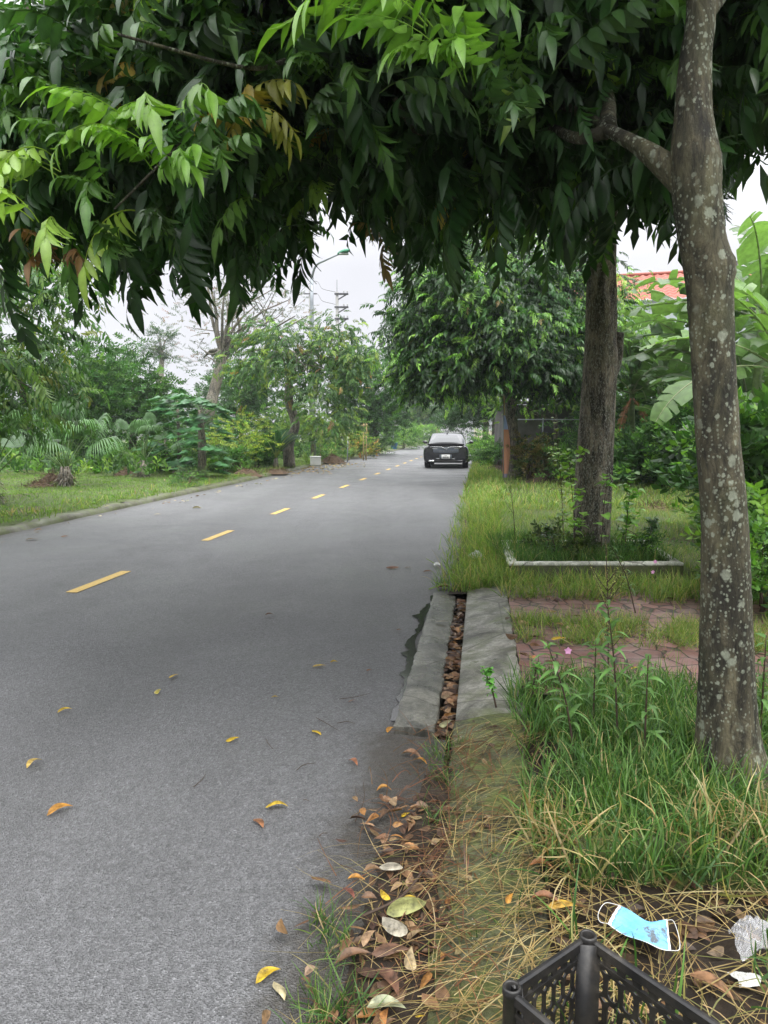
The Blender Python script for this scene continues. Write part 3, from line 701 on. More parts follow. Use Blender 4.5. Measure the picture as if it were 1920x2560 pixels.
strands('dry_straw', 480, lambda r: (r.normal(.40, .12), r.choice([1.6, 1.85, 2.2, 2.6, 3.1])+r.normal(0, .12)), GS, 21, zk, dirx=R(215))
strands('dry_straw', 240, lambda r: (r.uniform(-.15, .5), r.uniform(1.2, 2.4)), GS, 22, zk)
strands('dry_straw', 950, lambda r: (r.uniform(.45, 1.7), r.uniform(1.1, 2.3)), GS, 23, lambda t_, s: .085+.02*random.random())
strands('dry_straw', 420, lambda r: (r.normal(.1, .13), r.uniform(1.5, 3.2)), [((.2, .09, .05), 1), ((.12, .07, .04), 1)], 24, zk, (.08, .3), .0012)
# hanging dry grass over planter front
rgs = np.random.default_rng(31)
xy = np.column_stack([rgs.uniform(.45, 2.1, 1500), rgs.normal(2.06, .07, 1500)]); xy = xy[(abs(xy[:, 0]-.78) > .16) | (rgs.random(1500) < .25)]
grass('dry_grass', xy, [blade_tp(.2, .005, 5, l) for l in (1.5, 2.0, 2.5)], GS+[((.12, .2, .05), 3)], 1.0, 32, lambda x, y: 0*x+.15, .5)

for i, (px, py, n_, sc_) in enumerate([(705, 2015, 50, .4), (735, 2060, 26, .35), (700, 2180, 60, .42), (740, 2205, 40, .4), (665, 2205, 26, .35), (945, 1640, 60, .35), (960, 1690, 50, .35), (930, 1780, 40, .35), (985, 1610, 40, .3), (1130, 1880, 50, .4), (1060, 2060, 30, .35), (955, 1265, 90, .4)]):
    c = G(px*KD, py*KD, .02); xy = np.column_stack([c.x+rgs.normal(0, .03, n_), c.y+rgs.normal(0, .035, n_)])
    grass('grass_tuft', xy, BL_N, GR, sc_, 600+i, lambda x, y: 0*x+.02, .5)
# leaf litter stuff
def curl_leaf(g, c, L, W, yaw, curl, col, tiltz=0, prof='lance', cup=.6, n=7):
    """one fallen leaf lying at c: mid-rib arched by curl, edges cupped"""
    r = leaf_rows(L, W, n, 0, 0, prof); x = r[:, 1, 0]; u = x/L-.5
    out_ = np.zeros((n+1, 5, 3)); hw = r[:, 2, 1]
    for k, f in enumerate((-1, -.5, 0, .5, 1)):
        out_[:, k, 0] = x-L/2; out_[:, k, 1] = hw*f
        out_[:, k, 2] = curl*L*(.25-u*u)*1.2+cup*np.abs(f)**1.5*hw+tiltz*(hw*f)
    out_[:, :, 2] -= out_[:, :, 2].min()-.003
    out_[:, :, 1] += (.12*L*np.sin((u+.5)*2.6))[:, None]
    ca, sa = math.cos(yaw), math.sin(yaw)
    V = out_.reshape(-1, 3).copy(); V2 = V.copy(); V2[:, 0] = V[:, 0]*ca-V[:, 1]*sa; V2[:, 1] = V[:, 0]*sa+V[:, 1]*ca
    V2 += np.array(c)
    C = np.ones((n+1, 5, 3))*np.array(col); C[:, 2] *= .8; rr_ = np.random.default_rng(int(abs(c[0]*1e4+c[1]*1e3)) % 99991); C *= rr_.uniform(.75, 1.15, (n+1, 5, 1))
    ngrid(g, V2.reshape(n+1, 5, 3), C.reshape(-1, 3)); return g
LIT = [((.16, .085, .045), 4), ((.26, .15, .075), 3), ((.36, .24, .14), 1.5), ((.075, .042, .028), 3), ((.42, .2, .06), .8)]
def litter(name, n, region, zf, seed, size=(.05, .12), pal=LIT, cupm=.8):
    rg = np.random.default_rng(seed); g = Geo(); cs = pick(pal, n, rg)
    for i in range(n):
        t_, s = region(rg); p = RF(t_, s, zf(t_, s)+rg.uniform(0, .012)); l = rg.uniform(*size)
        curl_leaf(g, p, l, l*rg.uniform(.3, .5), rg.uniform(0, 6.28), rg.uniform(-.2, .5), cs[i], rg.uniform(-.6, .6), 'lance', rg.uniform(-.5, cupm), 5)
    return struct(g, name, 'dry', kind='stuff')
litter('leaf_litter', 300, lambda r: (r.uniform(.005, .09), r.uniform(3.3, 6.1)), lambda t_, s: -.055+.03*random.random(), 41, (.05, .1))
litter('leaf_litter', 210, lambda r: (r.normal(-.02, .11), r.uniform(1.25, 2.6)), lambda t_, s: .02, 42, (.03, .075))
litter('leaf_litter', 90, lambda r: (r.uniform(.1, .42), r.uniform(1.3, 3.3)), zk, 48, (.015, .05), [((.1, .06, .035), 3), ((.25, .18, .09), 2)])
litter('leaf_litter', 320, lambda r: (r.uniform(.4, 1.5), r.uniform(.9, 2.1)), lambda t_, s: .085, 43, (.035, .085), [((.12, .065, .035), 4), ((.2, .11, .055), 2), ((.06, .035, .022), 4), ((.3, .2, .11), 1)])
litter('leaf_litter', 60, lambda r: (r.uniform(.4, 2.6), r.uniform(3.6, 6.4)), lambda t_, s: .09, 44, (.05, .1))
litter('leaf_litter', 26, lambda r: (r.normal(.1, .2), r.uniform(6.2, 7.2)), lambda t_, s: .03, 45, (.05, .1))
litter('leaf_litter', 260, lambda r: (r.normal(-6.25, .55)+.0, r.uniform(24, 34)), lambda t_, s: .004, 46, (.08, .16), [((.5, .3, .1), 2), ((.55, .42, .2), 2), ((.25, .15, .08), 1)])
litter('leaf_litter', 60, lambda r: (lw(9)+.15+abs(r.normal(0, .25)), r.uniform(7, 24)), lambda t_, s: .004, 47, (.05, .12), [((.5, .42, .28), 2), ((.25, .15, .08), 1)])

# ================================================================== ROADSIDE TREES
def inpoly(px, py, poly):
    ins = np.zeros(len(px), bool); n = len(poly)
    for i in range(n):
        x1, y1 = poly[i]; x2, y2 = poly[(i+1) % n]
        c = ((y1 > py) != (y2 > py)) & (px < (x2-x1)*(py-y1)/((y2-y1) if y2 != y1 else 1e-9)+x1)
        ins ^= c
    return ins
LOWER = [(-700, 640), (-150, 585), (0, 585), (60, 605), (110, 570), (150, 595), (230, 622), (330, 610), (420, 625), (480, 595), (560, 622), (600, 600),
         (650, 590), (690, 565), (698, 530), (680, 480), (635, 430), (640, 395), (670, 392), (715, 430), (752, 480), (778, 525), (795, 545), (812, 520), (845, 545), (870, 560),
         (900, 590), (960, 585), (1010, 530), (1060, 500), (1150, 545), (1225, 590), (1262, 565), (1300, 530), (1328, 490), (1336, 462), (1352, 458), (1362, 485),
         (1385, 470), (1400, 505), (1440, 500), (1462, 520), (1555, 462), (1590, 440), (1608, 400), (1612, 352), (1650, 335), (1800, 320), (2300, 250)]
TOPL = [(2300, -3000), (200, -3000), (235, 0), (215, 105), (150, 130), (100, 70), (60, 125), (0, 130), (-200, 150), (-700, 180)]
POLY = [(x*KD, y*KD) for x, y in LOWER+TOPL]
def canopy(tps, n, xr, yr, zr, rg, size, pal, tipl=.4, hang=.17, dens=None, mar=0, nclump=0):
    pos = np.column_stack([rg.uniform(*xr, n), rg.uniform(*yr, n), zr[0]+(zr[1]-zr[0])*rg.random(n)**1.25])
    if dens is not None: pos = pos[dens(pos)]
    n = len(pos); yaw = rg.uniform(0, 6.28, n); fx, fy = -.6, -1.0      # sprays reach out towards the open road side
    yaw = np.where(rg.random(n) < .55, np.arctan2(fy, fx)+rg.normal(0, .8, n), yaw)
    pitch = rg.normal(.25, .35, n); sc = size*rg.uniform(.6, 1.3, n)
    tip = pos+np.column_stack([np.cos(yaw)*tipl*.8, np.sin(yaw)*tipl*.8, -tipl*(.35+np.sin(pitch)*.8)])*sc[:, None]
    ok = np.ones(n, bool)
    sdv = np.column_stack([-np.sin(yaw), np.cos(yaw), 0*yaw])*.09*size
    for q in (pos, tip, tip-np.array([0, 0, hang]), (pos+tip)/2-np.array([0, 0, hang]), tip+sdv-np.array([0, 0, hang*.7]), tip-sdv-np.array([0, 0, hang*.7])):
        x, y, d = proj(q); ok &= inpoly(x, y, POLY)
    pos, yaw, pitch, sc = pos[ok], yaw[ok], pitch[ok], sc[ok]; n = len(pos)
    col = pick(pal, n, rg)*(1+.28*fnoise(pos[:, 0], pos[:, 1]+pos[:, 2], 2.2))[:, None].clip(.5, 1.5)*(1+.45*np.clip((-pos[:, :1]-.3)/1.0, 0, 1))  # leaves lightened towards the left: glare put into their colour
    g = Geo(); scatter(g, tps, pos, yaw, pitch, rg.normal(0, .25, n), sc, col, rg); return g, pos
rg = np.random.default_rng(101)
T1 = thing('street_tree', (1.285, 2.52, .14), 'near tree with lichen spotted bark, its canopy hanging over the road', 'tree', 'broadleaf trees along the right verge')
def ridges(V, cx, cy, amp, fq):
    a_ = np.arctan2(V[:, 1]-cy, V[:, 0]-cx); k = fnoise(a_*fq, V[:, 2]*3.2, 1.0)+.5*fnoise(a_*fq*2.3+5, V[:, 2]*7, 1.0)
    k = -np.abs(k)*amp*1.2+amp*.4; V[:, 0] = cx+(V[:, 0]-cx)*(1+k); V[:, 1] = cy+(V[:, 1]-cy)*(1+k)
def knobs(V, specs):
    for (c, r, a_) in specs:
        c = np.array(c); d = np.linalg.norm(V-c, axis=1); k = np.exp(-(d/r)**2)*a_
        V += ((V-c)/(d[:, None]+1e-6))*k[:, None]
g = Geo()
TPX = [(1826, 2010), (1822, 1900), (1818, 1760), (1815, 1500), (1811, 1300), (1794, 1100), (1781, 880), (1771, 700), (1752, 590), (1742, 500), (1736, 400), (1732, 290), (1738, 150), (1752, 20), (1740, -250), (1760, -700)]
tp = spline([P(x, y, 2.52) for x, y in TPX], 130)
tr = np.interp(np.linspace(0, 1, 130), np.linspace(0, 1, 16), [.15, .118, .098, .083, .076, .071, .071, .076, .076, .079, .084, .062, .052, .046, .04, .03])
tube(g, tp, tr, 44, wob=.045, seed=5, jit=.01)
knobs(g.v[0], [(tuple(P(1822, 660, 2.48)), .07, .02), (tuple(P(1870, 1930, 2.5)), .09, .03), (tuple(P(1770, 1960, 2.45)), .08, .03)])
g.build('trunk', 'bark_lichen', T1)
g = Geo()
q = P(1610, 375, 2.62); q2 = P(1520, 325, 2.8); q3 = P(1400, 260, 3.2); q4 = P(1100, 150, 3.9)
tube(g, spline([P(1735, 470, 2.52), q, q2, q3, q4], 40), np.interp(np.linspace(0, 1, 40), [0, .12, .3, 1], [.06, .045, .028, .01]), 14, wob=.08, seed=4)
tube(g, spline([q2, P(1440, 345, 2.9), P(1300, 300, 3.4), P(900, 250, 4.2)], 24), np.linspace(.028, .008, 24), 8, wob=.08)
tube(g, spline([q3, P(1250, 150, 3.5), P(900, 0, 4.2), P(500, 100, 4.6)], 24), np.linspace(.03, .01, 24), 8, wob=.08)
tube(g, spline([q2, P(1500, 200, 3.2), P(1350, 60, 3.8), P(1100, -200, 4.5)], 24), np.linspace(.035, .01, 24), 8, wob=.08)
tube(g, spline([P(1745, 60, 2.54), (1.5, 2.9, 3.3), (2.2, 3.3, 3.7)], 20), np.linspace(.03, .01, 20), 8)
for k in range(26):
    x_ = rg.uniform(-60, 1500); a_ = P(x_, rg.uniform(-100, 350), rg.uniform(3, 4.5)); b_ = np.array(a_)+rg.normal(0, .35, 3)+np.array([-.3, 0, .1])
    tube(g, spline([a_, (np.array(a_)+b_)/2+rg.normal(0, .06, 3), b_], 8), np.linspace(.012, .004, 8), 5)
g.build('limbs', 'bark_lichen', T1)
def notrunk(p):   # keep the stem itself clear of sprays on the near side
    x, y, d = proj(p); return ~((p[:, 1] < 2.62) & (x > 1500)) & ~((p[:, 1] < 2.75) & (x > 1630) & (x < 1880)) & ~((p[:, 1] < 2.9) & (x > 1480) & (y > 250))
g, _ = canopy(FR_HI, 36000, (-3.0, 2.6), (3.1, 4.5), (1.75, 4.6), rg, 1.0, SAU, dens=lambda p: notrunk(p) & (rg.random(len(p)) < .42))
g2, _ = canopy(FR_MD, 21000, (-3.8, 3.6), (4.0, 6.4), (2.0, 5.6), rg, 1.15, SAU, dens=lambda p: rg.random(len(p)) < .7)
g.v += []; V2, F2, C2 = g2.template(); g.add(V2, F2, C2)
# coarse top layer, then hand-placed sprays: young light-green, yellowing and darker ones
gt, _ = canopy(FR_LO, 14000, (-4.2, 4.2), (.9, 8), (4.0, 6.8), rg, 1.3, SAU); V2, F2, C2 = gt.template(); g.add(V2, F2, C2)  # upper sprays, mostly out of view, added to block skylight and darken the crown
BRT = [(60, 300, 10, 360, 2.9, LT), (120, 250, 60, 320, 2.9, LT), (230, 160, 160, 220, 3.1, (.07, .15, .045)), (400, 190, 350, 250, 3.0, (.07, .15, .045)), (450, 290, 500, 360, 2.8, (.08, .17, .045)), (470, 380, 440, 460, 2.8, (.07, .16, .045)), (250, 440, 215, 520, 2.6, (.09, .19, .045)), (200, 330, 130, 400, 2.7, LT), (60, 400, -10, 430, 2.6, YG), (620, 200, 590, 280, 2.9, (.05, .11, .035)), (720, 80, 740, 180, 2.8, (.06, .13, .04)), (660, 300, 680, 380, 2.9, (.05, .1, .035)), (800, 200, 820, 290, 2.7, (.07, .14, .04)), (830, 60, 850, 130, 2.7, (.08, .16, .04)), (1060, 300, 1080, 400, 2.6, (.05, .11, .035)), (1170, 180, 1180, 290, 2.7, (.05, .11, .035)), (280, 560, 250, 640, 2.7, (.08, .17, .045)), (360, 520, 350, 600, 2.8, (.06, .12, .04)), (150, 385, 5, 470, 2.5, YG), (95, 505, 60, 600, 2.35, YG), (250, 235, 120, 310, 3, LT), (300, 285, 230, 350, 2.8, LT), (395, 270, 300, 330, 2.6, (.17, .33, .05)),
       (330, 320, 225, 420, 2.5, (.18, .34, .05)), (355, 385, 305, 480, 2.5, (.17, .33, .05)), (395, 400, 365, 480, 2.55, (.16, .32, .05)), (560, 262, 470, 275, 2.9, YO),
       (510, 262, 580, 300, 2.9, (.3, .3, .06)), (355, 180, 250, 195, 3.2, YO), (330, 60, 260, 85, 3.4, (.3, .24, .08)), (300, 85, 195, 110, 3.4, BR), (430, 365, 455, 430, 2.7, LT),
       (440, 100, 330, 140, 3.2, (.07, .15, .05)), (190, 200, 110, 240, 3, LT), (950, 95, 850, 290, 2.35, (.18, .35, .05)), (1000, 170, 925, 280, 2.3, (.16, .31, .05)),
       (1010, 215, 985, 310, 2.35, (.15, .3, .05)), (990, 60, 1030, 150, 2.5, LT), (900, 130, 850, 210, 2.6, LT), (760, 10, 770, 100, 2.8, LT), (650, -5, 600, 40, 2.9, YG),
       (1110, 195, 1095, 250, 2.7, LT), (1215, -20, 1200, 50, 2.5, LT), (1100, -20, 1085, 50, 2.6, LT), (1160, 455, 1065, 520, 4.8, YG), (1150, 490, 1110, 575, 4.8, YG),  # the two farthest yellow-green sprays have backlight put into their tint
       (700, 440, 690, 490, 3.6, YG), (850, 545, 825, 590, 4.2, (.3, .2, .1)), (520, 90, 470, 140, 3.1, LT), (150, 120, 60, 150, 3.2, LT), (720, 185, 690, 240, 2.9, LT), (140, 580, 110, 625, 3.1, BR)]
rb = np.random.default_rng(5)
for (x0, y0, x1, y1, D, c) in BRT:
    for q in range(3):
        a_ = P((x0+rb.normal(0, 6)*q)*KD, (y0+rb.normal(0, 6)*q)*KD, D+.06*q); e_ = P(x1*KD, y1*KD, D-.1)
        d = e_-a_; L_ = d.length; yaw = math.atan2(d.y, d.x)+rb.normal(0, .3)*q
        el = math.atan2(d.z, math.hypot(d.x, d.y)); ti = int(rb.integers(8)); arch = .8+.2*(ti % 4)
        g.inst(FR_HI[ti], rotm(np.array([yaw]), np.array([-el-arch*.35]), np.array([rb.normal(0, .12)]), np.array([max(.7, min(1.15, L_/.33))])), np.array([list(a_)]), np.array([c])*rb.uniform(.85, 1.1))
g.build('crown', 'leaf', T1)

# second roadside tree, in the white planter
T2 = thing('street_tree', (2.17, 7.3, .1), 'thick furrowed tree trunk rising inside the white planter, flecked with pale patches', 'tree', 'broadleaf trees along the right verge')
g = Geo(); tp = spline([(2.17, 7.3, 0), (2.15, 7.3, .4), (2.16, 7.3, 1.2), (2.19, 7.3, 2.2), (2.17, 7.3, 3.1), (2.2, 7.4, 4.4), (2.1, 7.5, 6)], 240)
tr = np.interp(np.linspace(0, 1, 240), [0, .05, .12, .3, .5, .6, 1], [.24, .2, .18, .185, .165, .15, .09])
tube(g, tp, tr, 110, wob=.05, seed=9, jit=.008); ridges(g.v[0], 2.17, 7.3, .045, 9); knobs(g.v[0], [((2.26, 7.14, 2.82), .12, .06), ((2.34, 7.2, 2.35), .1, .05), ((2.1, 7.1, 1.5), .1, .02)])
g.build('trunk', 'bark', T2)
g = Geo()
tube(g, spline([(2.28, 7.35, 1.95), (2.37, 7.36, 2.2), (2.4, 7.38, 2.42)], 10), np.linspace(.08, .045, 10), 12, wob=.15); g.build('branch_stub', 'bark', T2); g = Geo()
for k in range(9):
    e_ = np.array([rg.uniform(-1.5, 4.5), rg.uniform(5.8, 9.5), rg.uniform(3.8, 5.6)]); limbs(g, (2.17, 7.4, rg.uniform(3.3, 5)), [e_], .06, rg)
g.build('limbs', 'bark', T2)
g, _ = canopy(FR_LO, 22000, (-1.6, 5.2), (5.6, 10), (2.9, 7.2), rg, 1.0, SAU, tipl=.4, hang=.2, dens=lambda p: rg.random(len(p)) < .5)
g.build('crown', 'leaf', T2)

# third tree further along
def LB(px, py, D, rx, ry, rz, w_=1): p = P(px, py, D); return (p.x, p.y, p.z, rx, ry, rz, w_)
S3 = [((.018, .05, .014), 6), ((.036, .1, .024), 4), ((.13, .28, .05), 1.8), ((.2, .36, .07), 1.2), ((.3, .22, .1), .05)]
b3 = G(1290, 1195, .08)
def ex3(b_):
    for k in range(5): limbs(b_, (b3.x-.1, b3.y, 2.6+.3*k), [(b3.x+rg.uniform(-2.4, 2.4), b3.y+rg.uniform(-1.5, 1.5), 4+rg.uniform(0, 2))], .08, rg)
T3 = tree('street_tree', 'round dense tree with a dark trunk beside the orange banner, right of the car', 'tree', b3, [b3, P(1283, 1120, 21), P(1278, 1040, 21), P(1275, 960, 21), P(1280, 860, 21)], [.24, .19, .17, .15, .1],
     [LB(1120, 915, 19.8, 1.1, 1.2, .55, 1.3), LB(1370, 915, 19.8, 1.1, 1.2, .5, 1.0), LB(1085, 800, 20.5, 1.1, 1.4, 2.0, 1.4), LB(1220, 760, 20, 1.9, 1.8, 1.9, 2), LB(1370, 800, 20.5, 1.4, 1.8, 2.0, 1.6), LB(1250, 860, 19.3, 1.5, 1.4, 1.1, 1.5), LB(1080, 905, 20, .8, .9, .7, .5), LB(1280, 660, 21, 2, 2, 1.2, 1), LB(1400, 900, 20.5, 1.0, 1.2, .9, .8)],
     12000, FR_LO, S3, 71, 'bark', 'leaf', .95, 'broadleaf trees along the right verge', .33, .5, extra=ex3, clumps=330)
b4 = G(1395, 1170, .08)
tree('yellow_green_tree', 'lighter yellow green tree half hidden behind the dark roadside tree', 'tree', b4, [b4, P(1392, 1100, 25.5), P(1385, 1000, 25.5)], [.12, .1, .07],
     [LB(1170, 945, 25, 1.2, 1, .7), LB(1300, 970, 26, 1.8, 1, .8), LB(1395, 950, 25, 1.2, 1, 1.0), LB(1520, 760, 24, 1.1, 1.2, 1.4, 1.2), LB(1530, 850, 24, .9, 1, 1.0)], 1900, FR_LO, [((.12, .24, .03), 3), ((.2, .33, .05), 3), (MD, 2)], 72, 'bark', 'leaf', .8, cr=.35, shell=.4)
for i, (px, py, D, lab) in enumerate([(1212, 1075, 46, 'slim pale trunked tree nearest the beige wall'), (1235, 1080, 42, 'dark leaved low tree standing just left of the banner')]):
    b5 = G(px, 1085+1.3*F/D, .08)
    tree('low_dark_tree', lab, 'tree', b5, [b5, P(px+3, 1040, D), P(px-4, 1000, D)], [.22, .18, .12], [LB(px-55, 1040, D, 1.3, 1.4, .8), LB(px+10, 1005, D, 1.6, 1.4, .9), LB(px-60, 1025, D, 1.0, 1, .5)], 500, SP_OV, [((.03, .07, .025), 3), (MD, 2)], 73+i, 'bark', 'leaf_far', 1.5, 'low dark trees by the junction', cr=.35)

# ================================================================== LEFT GARDEN TREES
b6 = G(724, 1168, .1); D6 = b6.y
tree('street_tree', 'open crowned tree with drooping yellowing sprays, its twisted trunk at the left kerb', 'tree', b6, [b6, P(722, 1110, D6), P(738, 1060, D6), P(722, 1000, D6), P(725, 940, D6), P(735, 880, D6)], [.24, .2, .17, .17, .12, .08],
     [LB(690, 890, D6, 1.7, 1.8, 1.1, 1.6), LB(840, 880, D6, 1.5, 1.6, 1.1, 1.6), LB(905, 910, D6-.6, .8, 1, .9, .7), LB(640, 960, D6, 1.2, 1.2, .8, .8), LB(790, 960, D6-1, .9, 1, 1.4, 1), LB(760, 855, D6, 1.9, 1.5, .6, .7), LB(870, 960, D6-.8, .45, .5, 1.2, .45), LB(820, 1060, D6-1.2, .5, .5, .8, .3)],
     1900, FR_LO, [((.045, .1, .035), 4), ((.08, .16, .05), 4), ((.16, .25, .06), 1.3), ((.28, .18, .08), .2), ((.2, .28, .05), 1.0)], 81, 'bark', 'leaf_far', .95, 'trees of the left garden', .38, .35, nl=22, clumps=95, lr=.45)
b7 = G(490, 1150, .1); D7 = 32.
def ex7(b_):
    f = P(556, 880, D7)
    for (x, y, r) in [(540, 780, .14), (600, 830, .12), (520, 720, .08)]: tube(b_, spline([f, P((556+x)/2-6, (880+y)/2+6, D7), P(x, y, D7), P(x-20, y-90, D7)], 14), np.linspace(r, .04, 14), 8, wob=.08)
    tube(b_, spline([f, P(590, 855, D7), P(640, 842, D7), P(700, 850, D7), P(760, 840, D7)], 18), np.linspace(.13, .03, 18), 8, wob=.06)
    for k in range(30):
        a_ = P(rg.uniform(500, 700), rg.uniform(740, 850), D7+rg.normal(0, 1)); e_ = np.array(a_)+rg.normal(0, .8, 3)+np.array([0, 0, .5]); limbs(b_, a_, [e_], .03, rg, 4, 5)
tree('bare_leaning_tree', 'pale leaning trunk forking wide with only sparse leaves, standing behind the papaya plants', 'tree', b7, [b7, P(515, 1060, D7), P(535, 980, D7), P(550, 920, D7), P(556, 875, D7)], [.3, .27, .24, .22, .2],
     [LB(520, 790, D7, 1.2, 1.5, 1.8), LB(600, 760, D7, 1.8, 1.5, 1.3), LB(520, 890, D7+1, 1.0, 1, 1.0), LB(690, 770, D7, 1.4, 1.2, 1.2)], 620, SP_SM, [((.06, .1, .05), 3), ((.12, .12, .07), 1.5), ((.22, .12, .08), .6)], 82, 'bark_pale', 'leaf_far', .95, 'trees of the left garden', .45, .2, nl=20, extra=ex7)
b8 = G(395, 1112, .1); D8 = 58.
tree('thin_tall_tree', 'thin dark trunk with a small airy crown standing alone against the sky', 'tree', b8, [b8, P(396, 1000, D8), P(402, 940, D8), P(406, 880, D8)], [.3, .28, .25, .15],
     [LB(408, 850, D8, 1.1, 1.1, .9), LB(385, 880, D8, .8, .8, .4, .5), LB(435, 895, D8, .9, .8, .4, .5), LB(400, 835, D8, .8, .8, .5, .6)], 420, SP_SM, [((.05, .1, .06), 2), ((.1, .15, .07), 1)], 83, 'bark', 'leaf_far', 1.5, 'trees of the left garden', .3, .3)
DG = [((.04, .095, .035), 4), ((.06, .14, .045), 3), ((.11, .22, .06), 1.5)]
def bushy(px, base_y, D, lobes, n, lab, seed, pal=DG, tps=SP_OV, size=1.25, tr_=.16, cr=.38, mleaf='leaf_far', name='fruit_tree', group='trees of the left garden', **k):
    b = G(px, 1085+1.3*F/D, .1); top = lobes[0]
    return tree(name, lab, 'tree', b, [b, P(px+4, (base_y+top[1])/2, D), P(top[0], top[1], D)], [tr_, tr_*.8, tr_*.4],
         [LB(l[0], l[1], D+l[3] if len(l) > 3 else D, l[2][0], l[2][1], l[2][2], l[2][0]*l[2][2]) for l in lobes], n, tps, pal, seed, 'bark', mleaf, size, group, cr=cr, clumps=max(30, n//14), **k)
bushy(150, 1150, 26, [(150, 960, (1.5, 1.5, 1.6)), (80, 930, (1.2, 1.2, 1.3)), (210, 1000, (1.1, 1.2, 1.2)), (130, 1060, (1.6, 1.2, .9)), (245, 950, (1.0, 1, 1.1))], 1700, 'broad dark fruit tree behind the left fan palms', 91)
bushy(330, 1130, 30, [(330, 960, (1.5, 1.4, 1.1)), (280, 1000, (1.5, 1.4, 1.2)), (370, 1000, (1.0, 1.2, 1.0)), (265, 905, (.8, .9, .9)), (330, 1060, (1.8, 1.4, .9))], 1700, 'rounded glossy fruit tree right of the broad dark one, below the thin tall tree', 92)
bushy(600, 1120, 40, [(600, 980, (1.5, 1.4, 1.5)), (640, 930, (1.6, 1.4, 1.4)), (560, 1010, (1.2, 1.2, 1.2)), (680, 1020, (1.6, 1.2, 1.2))], 1000, 'dark twiggy tree between the pale leaning trunk and the yellowing tree', 93, size=1.5)
bushy(500, 1100, 60, [(505, 1000, (1.8, 1.5, 1.2)), (560, 980, (1.6, 1.4, 1.0)), (600, 1020, (2, 1.5, 1.5)), (480, 1040, (2.2, 1.5, 1.2))], 700, 'low dark tree seen far off left of the pale leaning trunk', 94, size=2.0)
bushy(935, 1115, 47, [(925, 990, (1.9, 1.8, 1.9)), (905, 940, (1.4, 1.4, 1.4)), (955, 1050, (1.5, 1.4, 1.2)), (890, 1030, (1.6, 1.5, 1.4)), (965, 1000, (1.0, 1, 1.3))], 2000, 'tall dark dense tree leaning toward the road behind the bamboo frame', 95, size=1.6, tr_=.2)
bushy(780, 1140, 33, [(800, 1060, (1.6, 1.2, .6)), (735, 1060, (1.0, 1, .7)), (850, 1085, (1.0, .9, .5)), (770, 1020, (.9, 1, .5))], 900, 'low spreading bush of bright yellow green leaves round the lamp post', 96, pal=[((.12, .22, .04), 3), ((.2, .3, .05), 2), (MD, 1)], tps=SP_SM, size=1.0, tr_=.07, name='garden_shrub')
bushy(1010, 1100, 78, [(1020, 1020, (2, 2, 1.8)), (1050, 1010, (1.6, 1.5, 1.4)), (985, 1060, (1.6, 1.5, 1.4))], 700, 'mid green tree at the far left kerb in the mist', 97, pal=[(MD, 3), (LT, 1), ((.14, .2, .06), 1)], size=2.2)
bushy(1075, 1095, 105, [(1070, 1020, (3, 2.5, 2.4)), (1050, 1050, (2.5, 2.2, 1.6)), (1095, 1040, (2.0, 2, 1.6))], 700, 'furthest hazy tree on the left side of the road', 98, pal=[(MD, 3), (LT, 1)], size=2.6)
for i, (px, D, h0, lab) in enumerate([(1090, 225, 985, 'tall grey green tree mass beyond the highway, left part'), (1140, 230, 960, 'tallest misty tree beyond the highway'), (1190, 235, 975, 'misty tree beyond the highway behind the dark low trees'), (700, 210, 1045, 'faint tree line behind the left garden'), (430, 200, 1050, 'faint far tree seen past the thin tall tree'), (880, 200, 1040, 'faint tree behind the dense dark tree')]):
    bushy(px, 1090, D, [(px, h0+25, (6, 4, 5)), (px-25, h0+50, (5, 4, 5)), (px+25, h0+50, (5, 4, 5)), (px, h0+75, (7, 4, 4))], 700, lab, 110+i, pal=[((.06, .11, .06), 1), ((.05, .09, .05), 1)], size=5, cr=1.4, name='distant_tree', group='misty trees in the distance', tps=SP_SM)

# big overhanging tree at the far left
b9 = G(-330, 1330, .1)
tree('overhanging_tree', 'shaded tree with long drooping sprays entering the frame from the far left', 'tree', b9, [b9, (b9.x+.1, b9.y, 2), (b9.x+.3, b9.y+.2, 4)], [.2, .16, .1],
     [LB(40, 760, 11, .9, 1.3, .7, 1.5), LB(170, 730, 11, .6, .8, .25, .5), LB(-60, 900, 10.5, 1.0, 1.2, 1.2, 1.3), LB(30, 930, 10.5, .35, .6, .8, .8), LB(100, 970, 11, .5, .5, .35, .35), LB(0, 650, 12, 1.5, 1.3, 1.0, 1)], 820, FR_MD, [((.07, .15, .045), 4), ((.12, .2, .05), 2), ((.2, .22, .06), .5), (MD, 2)], 120, 'bark', 'leaf', 1.1, 'trees of the left garden', .3, .3, nl=16)

